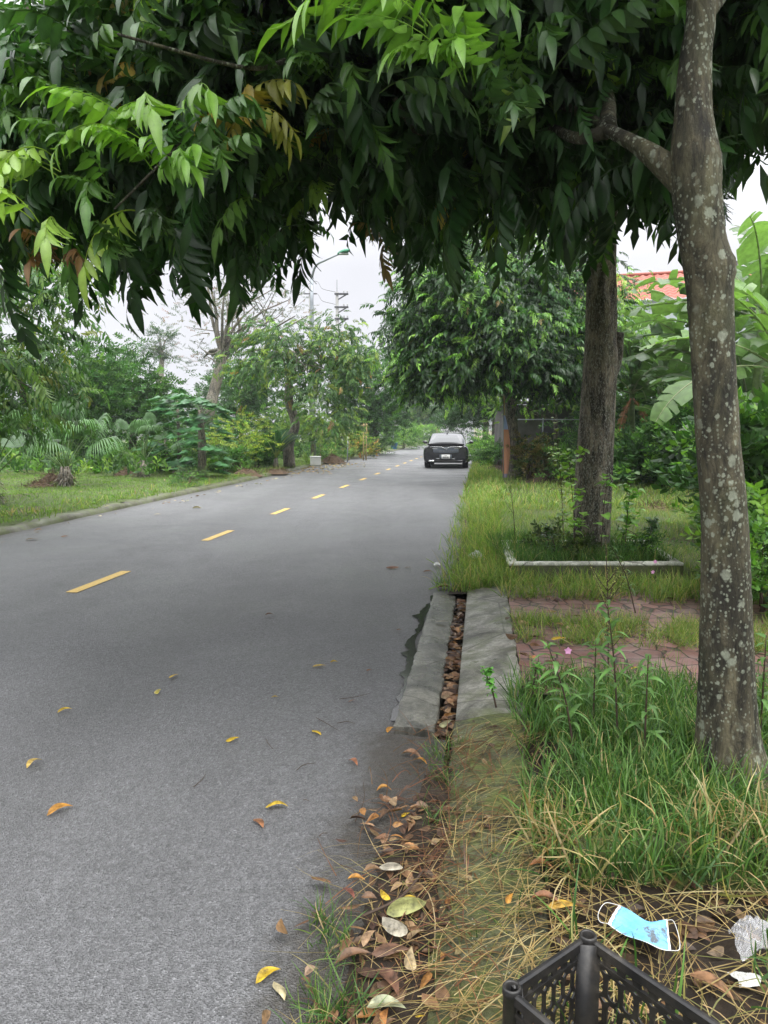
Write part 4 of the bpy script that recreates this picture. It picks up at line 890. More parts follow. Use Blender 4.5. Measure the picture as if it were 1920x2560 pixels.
# ================================================================== PALMS, PAPAYA, BANANA
def fan_leaf(g, c, d, Rr, rg, col, n=34, spread=2.7, hang=.5):
    d = np.array(d, float); d /= np.linalg.norm(d); s_ = np.cross(d, [0, 0, 1]); s_ /= np.linalg.norm(s_)+1e-9; u = np.cross(s_, d)
    for i in range(n):
        a_ = (i/(n-1)-.5)*spread*1.15; r = Rr*(1-.25*(abs(a_)/spread*2)**2)*rg.uniform(.92, 1.05)
        dr = math.cos(a_)*d+math.sin(a_)*s_; wv = .36*r*spread/n; m_ = 6; V = []; C = []
        for q in range(m_+1):
            t_ = q/m_; p = c+dr*r*t_+u*.12*r*math.sin(t_*2)-np.array([0, 0, 1])*hang*r*max(0, t_-.5)**1.6*2.4
            if t_ > .5: p = p-dr*r*(t_-.5)**2*.5
            ww = wv*(t_*1.7 if t_ < .55 else .95*(1-(t_-.55)/.46))+.002; side = np.cross(dr, u)
            V += [p-side*ww, p+u*ww*.45, p+side*ww]; C += [np.array(col)*(1 if t_ < .8 else 1.9)]*3
        V = np.array(V).reshape(m_+1, 3, 3); ngrid(g, V, np.array(C))
def fan_palm(base, Hh, Rr, nf, lab, seed, lean=(0, 0)):
    rg = np.random.default_rng(seed); o = thing('fan_palm', base, lab, 'palm', 'fan palms on the left lawn')
    g = Geo(); tube(g, [(base.x, base.y, base.z-.1), (base.x, base.y, base.z+.25), (base.x+lean[0]*.3, base.y, base.z+.5)], [.17, .15, .1], 12, wob=.15, seed=seed, jit=.12)
    for k in range(110):
        a_ = rg.uniform(0, 6.28); z0 = rg.uniform(0, .5); p = np.array([base.x+.13*math.cos(a_), base.y+.13*math.sin(a_), base.z+z0])
        put_leaf(g, p, (math.cos(a_), math.sin(a_), rg.uniform(-.6, .9)), (-math.sin(a_), math.cos(a_), 0), rg.uniform(.15, .32), .035, 2, .5, .3)
    g.build('trunk', 'bark', o)
    for k in range(nf):
        a_ = k*2.4+rg.uniform(-.3, .3); el = rg.uniform(.45, 1.3) if k > 3 else 1.35
        l = Hh*rg.uniform(.75, 1.1); d = np.array([math.cos(a_)*math.cos(el), math.sin(a_)*math.cos(el), math.sin(el)])
        s0 = np.array([base.x, base.y, base.z+.4]); e_ = s0+d*l; e_[2] = max(e_[2], base.z+.55)
        g = Geo(); tube(g, spline([s0, (s0+e_)/2+np.array([0, 0, .05]), e_], 8), np.linspace(.016, .009, 8), 5, (.12, .2, .06), cap=False)
        dd = d.copy(); dd[2] -= .05; fan_leaf(g, e_, dd, Rr*rg.uniform(.85, 1.05), rg, np.array([.06, .125, .045])*rg.uniform(.8, 1.3), hang=.7)
        g.build('frond', 'leaf', o)
    return o
fan_palm(G(166, 1216, .1), 1.2, .9, 17, 'large fan palm with a stubby fibrous trunk on the open lawn', 1)
fan_palm(G(-25, 1262, .1), 1.2, .9, 15, 'fan palm cut off by the left edge, its fronds drooping toward the larger palm', 2)
fan_palm(G(360, 1192, .1), 1.15, .65, 12, 'smaller fan palm tucked against the papaya plants', 3)
fan_palm(G(-70, 1292, .1), .4, .42, 6, 'little spiky palm low at the left edge of the lawn', 4)

def pap_leaf(g, c, d, r, rg, col):
    d = np.array(d, float); d /= np.linalg.norm(d); s_ = np.cross(d, [0, 0, 1]); s_ /= np.linalg.norm(s_)+1e-9
    for i in range(7):
        a_ = (i-3)*.62; dr = math.cos(a_)*d+math.sin(a_)*s_+np.array([0, 0, -.6]); L = r*(1-.08*abs(i-3))
        put_leaf(g, c, dr, np.cross(dr, [0, 0, 1]), L, L*.38, 4, .45, .15, col, 'oval', .1)
        for sg in (-1, 1):
            dv = dr+sg*.75*np.cross(dr, [0, 0, 1]); put_leaf(g, c+dr/np.linalg.norm(dr)*L*.45, dv, np.cross(dv, [0, 0, 1]), L*.46, L*.25, 2, .4, .1, col)
def papaya(base, Hh, n, r, lab, seed, tr_=.07):
    rg = np.random.default_rng(seed); o = thing('papaya_plant', base, lab, 'papaya plant', 'papaya plants by the left kerb')
    g = Geo(); tube(g, [base, (base.x+.03, base.y, base.z+Hh*.5), (base.x, base.y, base.z+Hh)], [tr_, tr_*.9, tr_*.5], 10, wob=.06); g.build('trunk', 'bark', o)
    g = Geo()
    for k in range(n):
        a_ = k*2.4; u = rg.random(); z0 = base.z+Hh*(.3+.7*u); el = -.5+1.3*u; l = rg.uniform(.45, .75)
        s0 = np.array([base.x, base.y, z0]); d = np.array([math.cos(a_)*math.cos(el), math.sin(a_)*math.cos(el), math.sin(el)]); e_ = s0+d*l
        tube(g, [s0, (s0+e_)/2+np.array([0, 0, .04]), e_], [.012, .009, .007], 4, (.1, .2, .06), cap=False)
        pap_leaf(g, e_, (d[0], d[1], -.15), r*rg.uniform(.8, 1.1), rg, np.array([.065, .17, .075])*rg.uniform(.75, 1.4))
    g.build('crown', 'leaf', o); return o
papaya(G(448, 1186, .1), 2.35, 48, .48, 'papaya plant with lobed leaves on the slimmer green trunk', 5)
papaya(G(505, 1196, .1), 2.0, 46, .46, 'papaya plant on a dark thick trunk nearest the kerb', 6, .13)
papaya(G(415, 1180, .1), 1.2, 18, .45, 'short bushy papaya plant left of the two taller ones', 7)

def banana_leaf(g, c, az, el, L, W, rg, droop=1.5, col=(.1, .22, .05), tear=.5):
    n = 34; tt = np.linspace(0, 1, n+1); ang = el-droop*tt**1.3
    hd = np.array([math.cos(az), math.sin(az), 0]); sd = np.array([-math.sin(az), math.cos(az), 0])
    x = np.concatenate([[0], np.cumsum(np.cos(ang[1:]))])*L/n; z = np.concatenate([[0], np.cumsum(np.sin(ang[1:]))])*L/n
    mid = np.array(c)+x[:, None]*hd+np.array([0, 0, 1])*z[:, None]
    nrm = -np.sin(ang)[:, None]*hd+np.cos(ang)[:, None]*np.array([0, 0, 1])
    tube(g, mid, np.linspace(.034, .008, n+1), 4, np.array(col)*np.array([2.0, 1.3, 2.0])+.07, cap=False)
    i0 = 4; roll = rg.normal(0, .35)
    for s_ in (-1, 1):
        lift = rg.uniform(.0, .45); i = i0
        while i < n:
            k = int(rg.integers(1, 4)) if rg.random() < tear else int(rg.integers(4, 8)); j = min(n, i+k)
            lf = lift+rg.normal(0, .3); rows = []
            for q in range(i, j+1):
                u = (q-i0)/(n-i0); wd = W/2*math.sin(math.pi*min(1, u*.93+.05))**.45
                sh = .25*wd
                f0 = np.array([0, .35, .7, 1.0])
                row = [mid[q]+(sd*s_*math.cos(lf+roll*s_)+nrm[q]*math.sin(lf+roll*s_))*wd*f - np.array([0, 0, 1])*wd*.3*f*f + (mid[min(q+1, n)]-mid[q-1])*f*sh/(L/n)*.12*3 for f in f0]
                rows.append(row)
            rows = np.array(rows)
            if j-i > 1 or k <= 2:
                rows[0] += (rows[1]-rows[0])*np.array([0, .12, .35, .6])[:, None]; rows[-1] -= (rows[-1]-rows[-2])*np.array([0, .05, .15, .3])[:, None]
            ngrid(g, rows, np.array(col)*rg.uniform(.9, 1.12)); i = j
def banana(px, py, D, nl, L, lab, seed, ground=.1, col=(.09, .2, .05), group='banana plants beside the house', dead=0):
    rg = np.random.default_rng(seed); top = P(px, py, D); base = Vector((top.x+rg.normal(0, .1), D, ground))
    L *= 1.15; o = thing('banana_plant', base, lab, 'banana plant', group)
    g = Geo(); tube(g, spline([base, ((base.x+top.x)/2, D, (top.z+ground)/2), top], 10), np.linspace(.17, .08, 10), 10, (.18, .24, .1), wob=.05); g.build('stem', 'banana', o)
    az0 = rg.uniform(0, 6.28)
    for k in range(nl):
        el = 1.35-1.15*(k/nl)+rg.normal(0, .1); g = Geo()
        banana_leaf(g, top, az0+k*2.4+rg.normal(0, .25), el, L*rg.uniform(.8, 1.1), L*.26*rg.uniform(.85, 1.15), rg, rg.uniform(.7, 1.7), np.array(col)*np.array([1.0, .78, 1.25])*(rg.uniform(.8, 1.45) if rg.random() < .72 else rg.uniform(1.35, 1.8)), rg.uniform(.5, .97))
        g.build('leaf', 'banana', o)
    for k in range(dead):
        g = Geo(); banana_leaf(g, top-Vector((0, 0, .1)), rg.uniform(0, 6.28), -.6, L*.7, .25, rg, .9, (.28, .15, .05), .9); x_ = g.build('leaf', 'dry', o); x_['label'] = 'withered brown hanging leaf'
    return o
BAN = [(1580, 985, 21.6, 9, 2.25, 'banana plant with fanned pale stalks just right of the thick trunk', 3, (.09, .2, .05)),
       (1650, 960, 24, 9, 2.7, 'tall banana plant in front of the red roofed house', 0, (.09, .2, .055)),
       (1700, 905, 27.2, 9, 2.7, 'banana plant highest against the grey house wall', 0, (.09, .19, .06)),
       (1765, 900, 20.8, 9, 3, 'banana plant partly hidden by the lichen spotted trunk', 0, (.085, .18, .05)),
       (1820, 860, 20, 9, 3, 'banana plant right of the spotted trunk and under the roof end', 0, (.09, .2, .055)),
       (1905, 800, 16.8, 9, 3, 'tallest banana plant at the right edge with broad bright leaves', 0, (.1, .22, .05)),
       (1960, 930, 14.4, 8, 2.55, 'banana plant cut off by the right edge at mid height', 0, (.11, .25, .045)),
       (1870, 1010, 17.6, 8, 2.4, 'low banana plant between the spotted trunk and the right edge', 1, (.08, .17, .05)),
       (1675, 1085, 19.2, 4, 1.27, 'young banana plant with a few arching leaves above the black pots', 0, (.11, .24, .06)),
       (1960, 1130, 13.6, 6, 1.95, 'small banana plant low at the right edge', 0, (.1, .2, .06)),
       (1735, 1010, 24.8, 8, 2.55, 'shaded banana plant at the back of the grove', 1, (.07, .15, .05)),
       (1800, 980, 27.2, 8, 3.3, 'banana plant deep in the shade behind the spotted trunk', 0, (.06, .14, .05)),
       (1620, 930, 30.4, 8, 2.4, 'slender banana plant left of the others at the house wall', 0, (.08, .17, .06))]
for i, (px, py, D, nl, L, lab, dd, c) in enumerate(BAN): banana(px, py, D, nl+4, L, lab, 200+i, col=c, dead=dd)

# ---------------------------------------------------------------- shrubs
def shrub(name, px, D, Hh, Rr, n, lab, seed, pal, tps=SP_SM, size=1.0, group=None, mleaf='leaf_far', gz=.1, cat='shrub', flat=1.0, stems=5):
    rg = np.random.default_rng(seed); x = (px-960)/F*(D*CPP+1.3*SPP); base = Vector((x, D, gz)); o = thing(name, base, lab, cat, group)
    g = Geo(); cc = crown(g, [(x, D, gz+Hh*.55, Rr, Rr*flat, Hh*.5, 1)], n, tps, pal, rg, size, max(8, n//8), .14*Hh, .3, .0); g.build('foliage', mleaf, o)
    g = Geo()
    for k in range(stems): limbs(g, (x+rg.normal(0, .05), D, gz-.05), [cc[int(rg.integers(len(cc)))]], .012*Hh+.006, rg, 5, 6)
    g.build('stems', 'twig', o); return o
PG = [((.045, .11, .035), 3), ((.075, .17, .045), 3), ((.15, .3, .06), 1.3)]
PB = [((.09, .2, .04), 3), ((.16, .3, .05), 2), (MD, 1)]
SH = [(1540, 25.9, 3, 1.44, 546, 'dark bush against the house wall left of the bananas', PG, SP_OV, 1.4), (1630, 28.4, 3.9, 1.6, 546, 'tall dark bush at the foot of the house wall', PG, SP_OV, 1.5), (1490, 27.5, 2.4, 1.12, 338, 'dark bush hidden behind the thick trunk', PG, SP_OV, 1.3), (1500, 20.7, 1.5, 0.8, 208, 'dark leafy bush under the fanned banana stalks', PG, SP_SM, 1.1),
      (1570, 19.4, 1.27, 0.88, 260, 'low dense green bush left of the black pots', PG, SP_OV, 1.0),
      (1640, 18.5, 1.2, 0.88, 286, 'bush with wide glossy leaves behind the black pots', PG, SP_BIG, .75),
      (1720, 17.8, 1.8, 0.96, 286, 'tall leafy bush filling the gap left of the spotted trunk', PG, SP_OV, 1.4),
      (1790, 18.6, 2.55, 1.12, 338, 'deep green bush behind the spotted trunk', PG, SP_OV, 1.3),
      (1880, 9, 1.6, .7, 300, 'tangled bush at the right edge under the banana leaves', PG, SP_OV, 1.4),
      (1900, 6.3, .75, .4, 200, 'bright green bush right of the spotted trunk', PB, SP_OV, .75),
      (1925, 5.2, .55, .3, 120, 'leafy weed clump low at the right edge', PB, SP_OV, .6),
      (1385, 23, 1.0, .7, 160, 'thicket of dark leaves beside the grey tarpaulin heap', PG, SP_SM, 1.0),
      (1440, 19, .9, .5, 130, 'yellow green bush left of the thick trunk', PB, SP_OV, .8),
      (1220, 33, 1.0, .9, 260, 'bright green hedge bush at the right road edge past the car', PB, SP_SM, 1.2),
      (1250, 28, .9, .6, 160, 'dark grassy bush beside the foot of the banner', PG, SP_SM, 1.2),
      (1222, 39, 1.3, .8, 160, 'dark strappy bush before the beige wall', PG, SP_SM, 1.5)]
for i, (px, D, Hh, Rr, n, lab, pal, tps, sz) in enumerate(SH):
    shrub('verge_shrub', px, D, Hh, Rr, int(n*1.5), lab, 300+i, pal, tps, sz, 'shrubs along the right verge')
SL = [(590, 25.5, 1.9, .9, 260, 'yellow leaved shrub on dark crooked stems right of the papaya plants', [((.3, .36, .06), 2), ((.2, .3, .05), 2), (MD, .5)], SP_SM, .8),
      (560, 24, .8, .6, 220, 'low green shrub at the foot of the yellow leaved one', PG, SP_BIG, .5),
      (640, 27, .8, .7, 220, 'leafy green clump left of the twisted trunk', PG, SP_BIG, .6),
      (500, 30, 1.5, .9, 200, 'grey green shrub behind the papaya plants', PG, SP_OV, 1.2),
      (400, 25, 1.2, .6, 180, 'dark leafy shrub between the small fan palm and the papaya plants', PG, SP_OV, 1.0),
      (470, 19.6, .35, .45, 160, 'small patch of foliage at the foot of the papaya plants', [((.1, .16, .07), 2), (MD, 1)], SP_SM, .5),
      (820, 36, .9, .9, 200, 'grassy green shrub below the bamboo frame', PG, SP_SM, 1.1),
      (900, 41, 1.2, .9, 200, 'shrub with reddish yellow leaves at the kerb below the dense tree', [((.28, .3, .06), 2), (MD, 2), ((.4, .2, .05), .5)], SP_SM, 1.2),
      (945, 50, 1.6, 1.2, 240, 'mid green roadside shrub near the second lamp post', PG, SP_SM, 1.5),
      (1010, 66, 2.2, 1.8, 300, 'rounded hedge of pale green leaves along the far left kerb', PB, SP_SM, 2.0),
      (1055, 92, 2.6, 2.4, 300, 'furthest hedge on the left where the road ends', PB, SP_SM, 2.6),
      (560, 38, 2.2, 1.8, 300, 'dull green thicket behind the yellow leaved shrub', PG, SP_OV, 1.4),
      (700, 40, 2.2, 2.0, 320, 'dull green thicket behind the twisted trunk', PG, SP_OV, 1.4),
      (850, 50, 2.0, 2.0, 300, 'thicket behind the bamboo frame', PG, SP_OV, 1.6),
      (60, 30, 1.6, 2.0, 300, 'dark thicket behind the leftmost fan palm', PG, SP_OV, 1.2),
      (240, 34, 1.8, 2.2, 320, 'dark thicket behind the largest fan palm', PG, SP_OV, 1.3)]
for i, (px, D, Hh, Rr, n, lab, pal, tps, sz) in enumerate(SL):
    shrub('garden_shrub', px, D, Hh, Rr, int(n*1.3), lab, 330+i, pal, tps, sz, 'shrubs of the left garden')
# spiky coconut seedling and strap leaved plants
def strappy(name, px, D, n, L, W, lab, seed, col, el=(.7, 1.45), droop=.8, cat='plant', group=None, gz=.1, stripe=None):
    rg = np.random.default_rng(seed); x = (px-960)/F*(D*CPP+1.3*SPP); base = Vector((x, D, gz)); g = Geo()
    for k in range(n):
        a_ = rg.uniform(0, 6.28); e_ = rg.uniform(*el); d = (math.cos(a_)*math.cos(e_), math.sin(a_)*math.cos(e_), math.sin(e_))
        put_leaf(g, (x+rg.normal(0, .05), D+rg.normal(0, .05), gz), d, (-math.sin(a_), math.cos(a_), 0), L*rg.uniform(.7, 1.1), W, 6, droop*rg.uniform(.4, 1.2), .35, np.array(col)*rg.uniform(.7, 1.3))
    o = g.build(name, 'leaf_far', None, base[:]); return tag(o, lab, cat, group)
def pinnate(px, D, n, L, lab, seed, col, el=(.8, 1.4), h0=.4):
    rg = np.random.default_rng(seed); x = (px-960)/F*(D*CPP+1.3*SPP); base = Vector((x, D, .1)); o = thing('young_palm', base, lab, 'palm', None)
    g = Geo(); tube(g, [base, (x, D, .1+h0)], [.12, .07], 8); g.build('trunk', 'bark', o)
    for k in range(n):
        g = Geo(); a_ = k*2.4; e0 = rg.uniform(*el); m_ = 12; p = np.array([x, D, .1+h0]); path = [p]
        for q in range(m_): e_ = e0-(q/m_)**1.5*.9; p = p+np.array([math.cos(a_)*math.cos(e_), math.sin(a_)*math.cos(e_), math.sin(e_)])*L/m_; path.append(p)
        path = np.array(path); tube(g, path, np.linspace(.02, .006, m_+1), 4, (.3, .35, .1), cap=False)
        s_ = np.array([-math.sin(a_), math.cos(a_), 0])
        for q in range(30):
            u = .2+.8*q/30*1.0; i = min(m_-1, int(u*m_)); pt = path[i]+(path[i+1]-path[i])*(u*m_-i); tg = path[i+1]-path[i]; tg /= np.linalg.norm(tg)
            for sg in (-1, 1): put_leaf(g, pt, s_*sg+tg*.9+np.array([0, 0, .1]), tg, L*.32*math.sin(math.pi*min(1, u*.85+.1)), .035, 3, .5, .2, np.array(col)*rg.uniform(.8, 1.25))
        g.build('frond', 'leaf_far', o)
    return o
pinnate(690, 27, 9, 1.3, 'young palm with dark upright fronds left of the twisted trunk', 1, (.035, .1, .04))
pinnate(985, 72, 9, 2.2, 'palm with feathery fronds behind the second lamp post', 2, (.06, .12, .06), (.2, 1.3), 3.6)
for i, (px, D, n, L, W, lab, c) in enumerate([(770, 31.2, 34, .75, .06, 'strap leaved plant with striped arching leaves behind the white foam box', (.18, .26, .09)), (835, 37, 34, .9, .07, 'stiff upright snake plant clump below the bamboo frame', (.2, .24, .1)),
        (880, 40, 30, .9, .07, 'second snake plant clump at the right end of the bamboo frame', (.17, .22, .09)), (560, 25, 26, .6, .05, 'clump of orange brown strap leaves beside the yellow leaved shrub', (.4, .17, .08)), (925, 45, 30, 1.0, .08, 'clump of yellow and red croton blades near the dense tree', (.38, .3, .07)),
        (610, 23.5, 24, .55, .06, 'bright tuft of broad blades in front of the garden clump', (.1, .22, .05)), (680, 28, 24, .6, .06, 'small bright bladed plant left of the twisted trunk foot', (.16, .28, .05)), (243, 23, 16, .5, .09, 'small bright seedling with broad leaves alone on the lawn', (.12, .28, .05))]):
    strappy('strap_leaved_plant', px, D, n, L, W, lab, 400+i, c, group='strap leaved plants in the left garden')
# periwinkle with flowers
rg = np.random.default_rng(8); o = shrub('flowering_plant', 465, 17.8, .32, .42, 150, 'low plant with small pale pink flowers at the kerb below the papaya plants', 9, PG, SP_SM, .4, cat='flower')
g = Geo()
for k in range(46):
    p = np.array([o.location.x+rg.normal(0, .28), 17.8+rg.normal(0, .2)-.1, .1+rg.uniform(.18, .42)])
    for q in range(5): a_ = q*1.257; put_leaf(g, p, (math.cos(a_), math.sin(a_)-.3, math.sin(a_)*.6), (0, -.7, .7), .035, .028, 1, 0, 0)
g.build('flowers', 'pink', o)
# compost heaps
def heap(px, D, r, h, lab, seed, m='straw', name='mulch_heap', gz=.08, fib=260, cat='heap', ry=1.0, group='heaps of mulch and dry fibre'):
    rg = np.random.default_rng(seed); x = (px-960)/F*(D*CPP+1.3*SPP); g = Geo(); a_, b_ = 9, 26
    Pm = np.zeros((a_+1, b_+1, 3))
    for i in range(a_+1):
        for j in range(b_+1):
            t_ = j/b_*6.2832; q = i/a_; rr = r*q*(1+.15*math.sin(t_*3+seed)); Pm[i, j] = (x+rr*math.cos(t_), D+rr*math.sin(t_)*ry, gz+h*(math.cos(q*1.57)**1.1)*(1+.15*math.sin(t_*5+i))-.03)
    ngrid(g, Pm)
    for k in range(fib):
        t_ = rg.uniform(0, 6.28); q = math.sqrt(rg.random()); p = np.array([x+r*q*math.cos(t_), D+r*q*math.sin(t_)*ry, gz+h*math.cos(q*1.57)]); d = rg.normal(size=3); d[2] = abs(d[2])*.5
        put_leaf(g, p, d, rg.normal(size=3), rg.uniform(.08, .25), .012, 2, .8, 0)
    return tag(g.build(name, m, None, (x, D, gz)), lab, cat, group)
heap(128, 19, .4, .28, 'fibrous brown mulch heap beside the largest fan palm trunk', 1)
heap(225, 26, .42, .25, 'small brown mulch heap further back on the lawn', 2)
heap(318, 22.5, .5, .2, 'flat mulch heap at the foot of the smaller fan palm', 3)
heap(618, 23, .55, .2, 'wide mulch heap near the kerb left of the twisted trunk', 4)
heap(690, 24.5, .5, .12, 'flattened reddish mulch heap near the twisted trunk', 5)
heap(832, 33.5, .6, .35, 'mulch heap behind the white foam box', 6)
heap(100, 17.5, .45, .14, 'low reddish pile of fibre in front of the left fan palms', 7)
heap(1248, 25.5, .5, .2, 'pile of cut twigs at the foot of the banner', 8, 'twig', 'twig_pile', fib=420)
heap(1375, 20, .8, .3, 'spread pile of dry branches and leaves left of the thick trunk', 9, 'twig', 'brush_pile', fib=700)
heap(1640, 12.6, .35, .07, 'scattered splintered wood chips on the lawn between the trunks', 10, 'straw', 'wood_chip_pile', fib=160)
#PART3

# ================================================================== BUILT THINGS
# house with red tiled roof
e1 = P(1500, 750, 25); hz_ = P(1500, 685, 28)
HO = thing('house', (13, 37, 0), 'grey walled house with a red tiled roof behind the banana plants', 'house')
Lx0, Lx1 = P(1440, 700, 27).x, P(2100, 700, 22).x
def hp(u, v, up=0):   # u along the ridge 0..1, v 0 eave .. 1 ridge
    a_ = P(1400, 762, 38); d = Vector((1, -.27, 0)).normalized(); dn = Vector((-d.y, d.x, 0))
    return a_+d*(u*21)+dn*(v*3.4)+Vector((0, 0, v*1.95+up))
g = Geo(); nu, nv = 380, 96; Pm = np.zeros((nv+1, nu+1, 3)); Lr = (hp(1, 0)-hp(0, 0)).length
for i in range(nv+1):
    v = i/nv; row = v*10; st = .085*(1-(row % 1.0))
    for j in range(nu+1):
        u = j/nu; w_ = .035*math.sin(u*Lr/.38*6.283+.0)
        Pm[i, j] = hp(u, v, st+w_)
ngrid(g, Pm); g.build('roof', 'tile', HO)
g = Geo(); tube(g, [hp(u, 1.0, .07) for u in np.linspace(0, 1, 30)], .09, 8); g.build('ridge_cap', 'tile', HO)
g = Geo(); a_, b_ = hp(.0, .06), hp(1, .06); nrm = Vector((-(b_-a_).y, (b_-a_).x, 0)).normalized()
q = [a_, b_, b_+nrm*6, a_+nrm*6]; V = [(p.x, p.y, z) for z in (0, a_.z-.06) for p in q]
g.add(V, [(0, 1, 5, 4), (1, 2, 6, 5), (2, 3, 7, 6), (3, 0, 4, 7), (4, 5, 6, 7)]); g.build('wall', 'wall', HO, smooth=False)
g = Geo(); mm = (a_+b_)/2
for (u0, w0, z0, z1) in ((.3, .1, 3.2, 4.4), (.6, .1, 3.2, 4.4)):
    p = hp(u0, .05); p2 = hp(u0+.08, .05); V = [(x.x-nrm.x*.03, x.y-nrm.y*.03, z) for x, z in ((p, z0), (p2, z0), (p2, z1), (p, z1))]
    g.add(V, [(0, 1, 2, 3)])
g.build('window', 'glass', HO, smooth=False)
g = Geo(); p = hp(.42, .98); box(g, (p.x, p.y, p.z+.1), (.3, .3, .8)); g.build('chimney', 'dark_wall', HO, smooth=False)

# shed wall, tarp, gate
o = thing('shed', (6.6, 27, 0), 'dark grey block shed in the shade behind the tarpaulin heap', 'shed')
g = Geo(); box(g, (7.2, 28.5, 1.25), (5.2, 2.5, 2.5)); g.build('wall', 'dark_wall', o, smooth=False)
g = Geo(); box(g, (7.2, 28.4, 2.62), (5.8, 3.1, .12), tilt=(.04, 0, 0)); g.build('roof', 'dark_metal', o, smooth=False)
g = Geo(); box(g, (6.4, 27.22, .95), (.8, .05, 1.9)); g.build('door', 'dark_metal', o, smooth=False)
o = thing('wire_gate', (5.4, 22.5, 0), 'thin metal frame gate beside the shed, behind the brush pile', 'gate')
for (a_, b_) in (((5.0, 22.5, 0), (5.0, 22.5, 1.9)), ((6.4, 22.5, 0), (6.4, 22.5, 1.9))):
    g = Geo(); tube(g, [a_, b_], .02, 6); g.build('post', 'steel', o)
g = Geo(); tube(g, [(4.2, 22.5, 1.85), (6.9, 22.5, 1.85)], .016, 6); g.build('top_rail', 'steel', o)
g = Geo()
for k in range(30): tube(g, [(5.02+k*.046, 22.5, .1), (5.02+k*.046, 22.5, 1.82)], .003, 3)
g.build('mesh', 'dark_metal', o)
# grey tarpaulin heap gathered in folds
tc = P(1352, 1110, 30); g = Geo(); Pm = np.zeros((15, 61, 3))
for i in range(15):
    for j in range(61):
        th = j/60*6.2832; q = i/14; fold = .08*math.sin(th*11+math.sin(q*4))*q+.05*math.sin(th*5)*q
        r = (1.15*q+fold); Pm[i, j] = (tc.x+r*math.cos(th)*1.05, 30+r*math.sin(th)*.7, .1+1.0*max(0, 1-q**1.7)+.06*math.sin(th*11)*q*(1-q))
ngrid(g, Pm); tag(g.build('tarpaulin_heap', 'tarp', None, (tc.x, 30, .1)), 'grey tarpaulin gathered in radiating folds over a heap beside the dark trunk', 'tarpaulin')
# bucket
def bucket(px, D, r, h, m, lab, name='bucket', cat='bucket', group=None, gz=.1):
    x = (px-960)/F*(D*CPP+1.3*SPP); o = thing(name, (x, D, gz), lab, cat, group)
    g = Geo(); lathe(g, [(0, 0), (r*.8, 0), (r*.82, .01), (r, h*.9), (r*1.08, h*.9), (r*1.08, h), (r*.95, h), (r*.9, h*.85), (r*.75, .03), (0, .03)], (x, D, gz), 24); g.build('body', m, o)
    g = Geo(); tube(g, spline([(x-r, D, gz+h*.9), (x-r*.7, D-r*.6, gz+h*.62), (x, D-r*1.12, gz+h*.5), (x+r*.7, D-r*.6, gz+h*.62), (x+r, D, gz+h*.9)], 14), .006, 5); g.build('handle', 'dark_metal', o); return o
bucket(1318, 23, .2, .38, 'white_plastic', 'white plastic bucket behind the dark trunk, before the tarpaulin heap')
bucket(985, 62, .3, .55, 'blue', 'blue plastic tub at the foot of the second lamp post', 'tub', 'tub')
for i, (px, D, lab) in enumerate([(1668, 19.5, 'black plant pot left of its pair on the lawn edge'), (1705, 19.1, 'black plant pot right of its pair on the lawn edge')]):
    x = (px-960)/F*(D*CPP+1.3*SPP); o = thing('plant_pot', (x, D, .08), lab, 'plant pot', 'black plant pots on the lawn edge')
    g = Geo(); lathe(g, [(0, 0), (.2, 0), (.25, .3), (.275, .3), (.275, .35), (.24, .35), (.22, .27), (0, .27)], (x, D, .08), 24); g.build('pot', 'black_pot', o)
    g = Geo(); scatter(g, SP_OV, np.array([[x, D, .36]]*7), RNG.uniform(0, 6.28, 7), -RNG.uniform(.4, 1.3, 7), RNG.normal(0, .3, 7), RNG.uniform(1.1, 1.7, 7), pick(PG, 7, RNG), RNG); g.build('foliage', 'leaf_far', o)
# beige wall with pillar
o = thing('boundary_wall', (19, 136, 0), 'beige rendered wall with an end pillar where the road meets the junction', 'wall')
wx = P(1186, 1090, 136).x
g = Geo(); box(g, (wx+.3, 136, 1.2), (.7, .7, 2.5)); g.build('pillar', 'wall_beige', o, smooth=False)
g = Geo(); box(g, (wx+7.5, 136.1, 1.05), (14, .3, 2.1)); g.build('panel', 'wall_beige', o, smooth=False)
g = Geo(); box(g, (wx+7.5, 136.1, 2.14), (14, .45, .1)); g.build('coping', 'wall', o, smooth=False)
g = Geo(); box(g, (G(1200, 1150, 0).x+.35, 31, .15), (.75, .45, .38), .2, bev=.06); tag(g.build('concrete_block', 'white_concrete', None, (G(1200, 1150, 0).x+.35, 31, 0)), 'pale concrete block half hidden in the weeds right of the car', 'block')

# white planter round the second tree
PX0, PX1, PY0, PY1 = 1.14, 2.73, 6.42, 7.75
o = thing('tree_planter', ((PX0+PX1)/2, PY0, .05), 'low square planter with limewashed rim around the thick trunk', 'planter')
def pwall(nm, a_, b_, w_=.085, z0=.02, z1=.235):
    g = Geo(); d = Vector((b_[0]-a_[0], b_[1]-a_[1], 0)); c = ((a_[0]+b_[0])/2, (a_[1]+b_[1])/2, (z0+z1)/2-.015)
    box(g, c, (d.length, w_, z1-z0-.03), math.atan2(d.y, d.x)); wl = g.build(nm, 'kerb', o, smooth=False)
    g = Geo(); box(g, (c[0], c[1], z1-.015), (d.length+.004, w_+.006, .03), math.atan2(d.y, d.x), bev=.008); rm = g.build('rim', 'white_concrete', o, smooth=False); rm.parent = wl
pwall('front_wall', (PX0, PY0), (PX1, PY0)); pwall('side_wall', (PX1-.04, PY0+.05), (PX1+.12, PY1-.05)); pwall('side_wall', (PX0+.04, PY0+.05), (PX0+.2, PY1-.05)); pwall('back_wall', (PX0+.16, PY1), (PX1+.16, PY1))
o = thing('tree_planter', (1.3, 2.05, .0), 'mossy grey planter wall half buried in grass at the foot of the spotted trunk', 'planter')
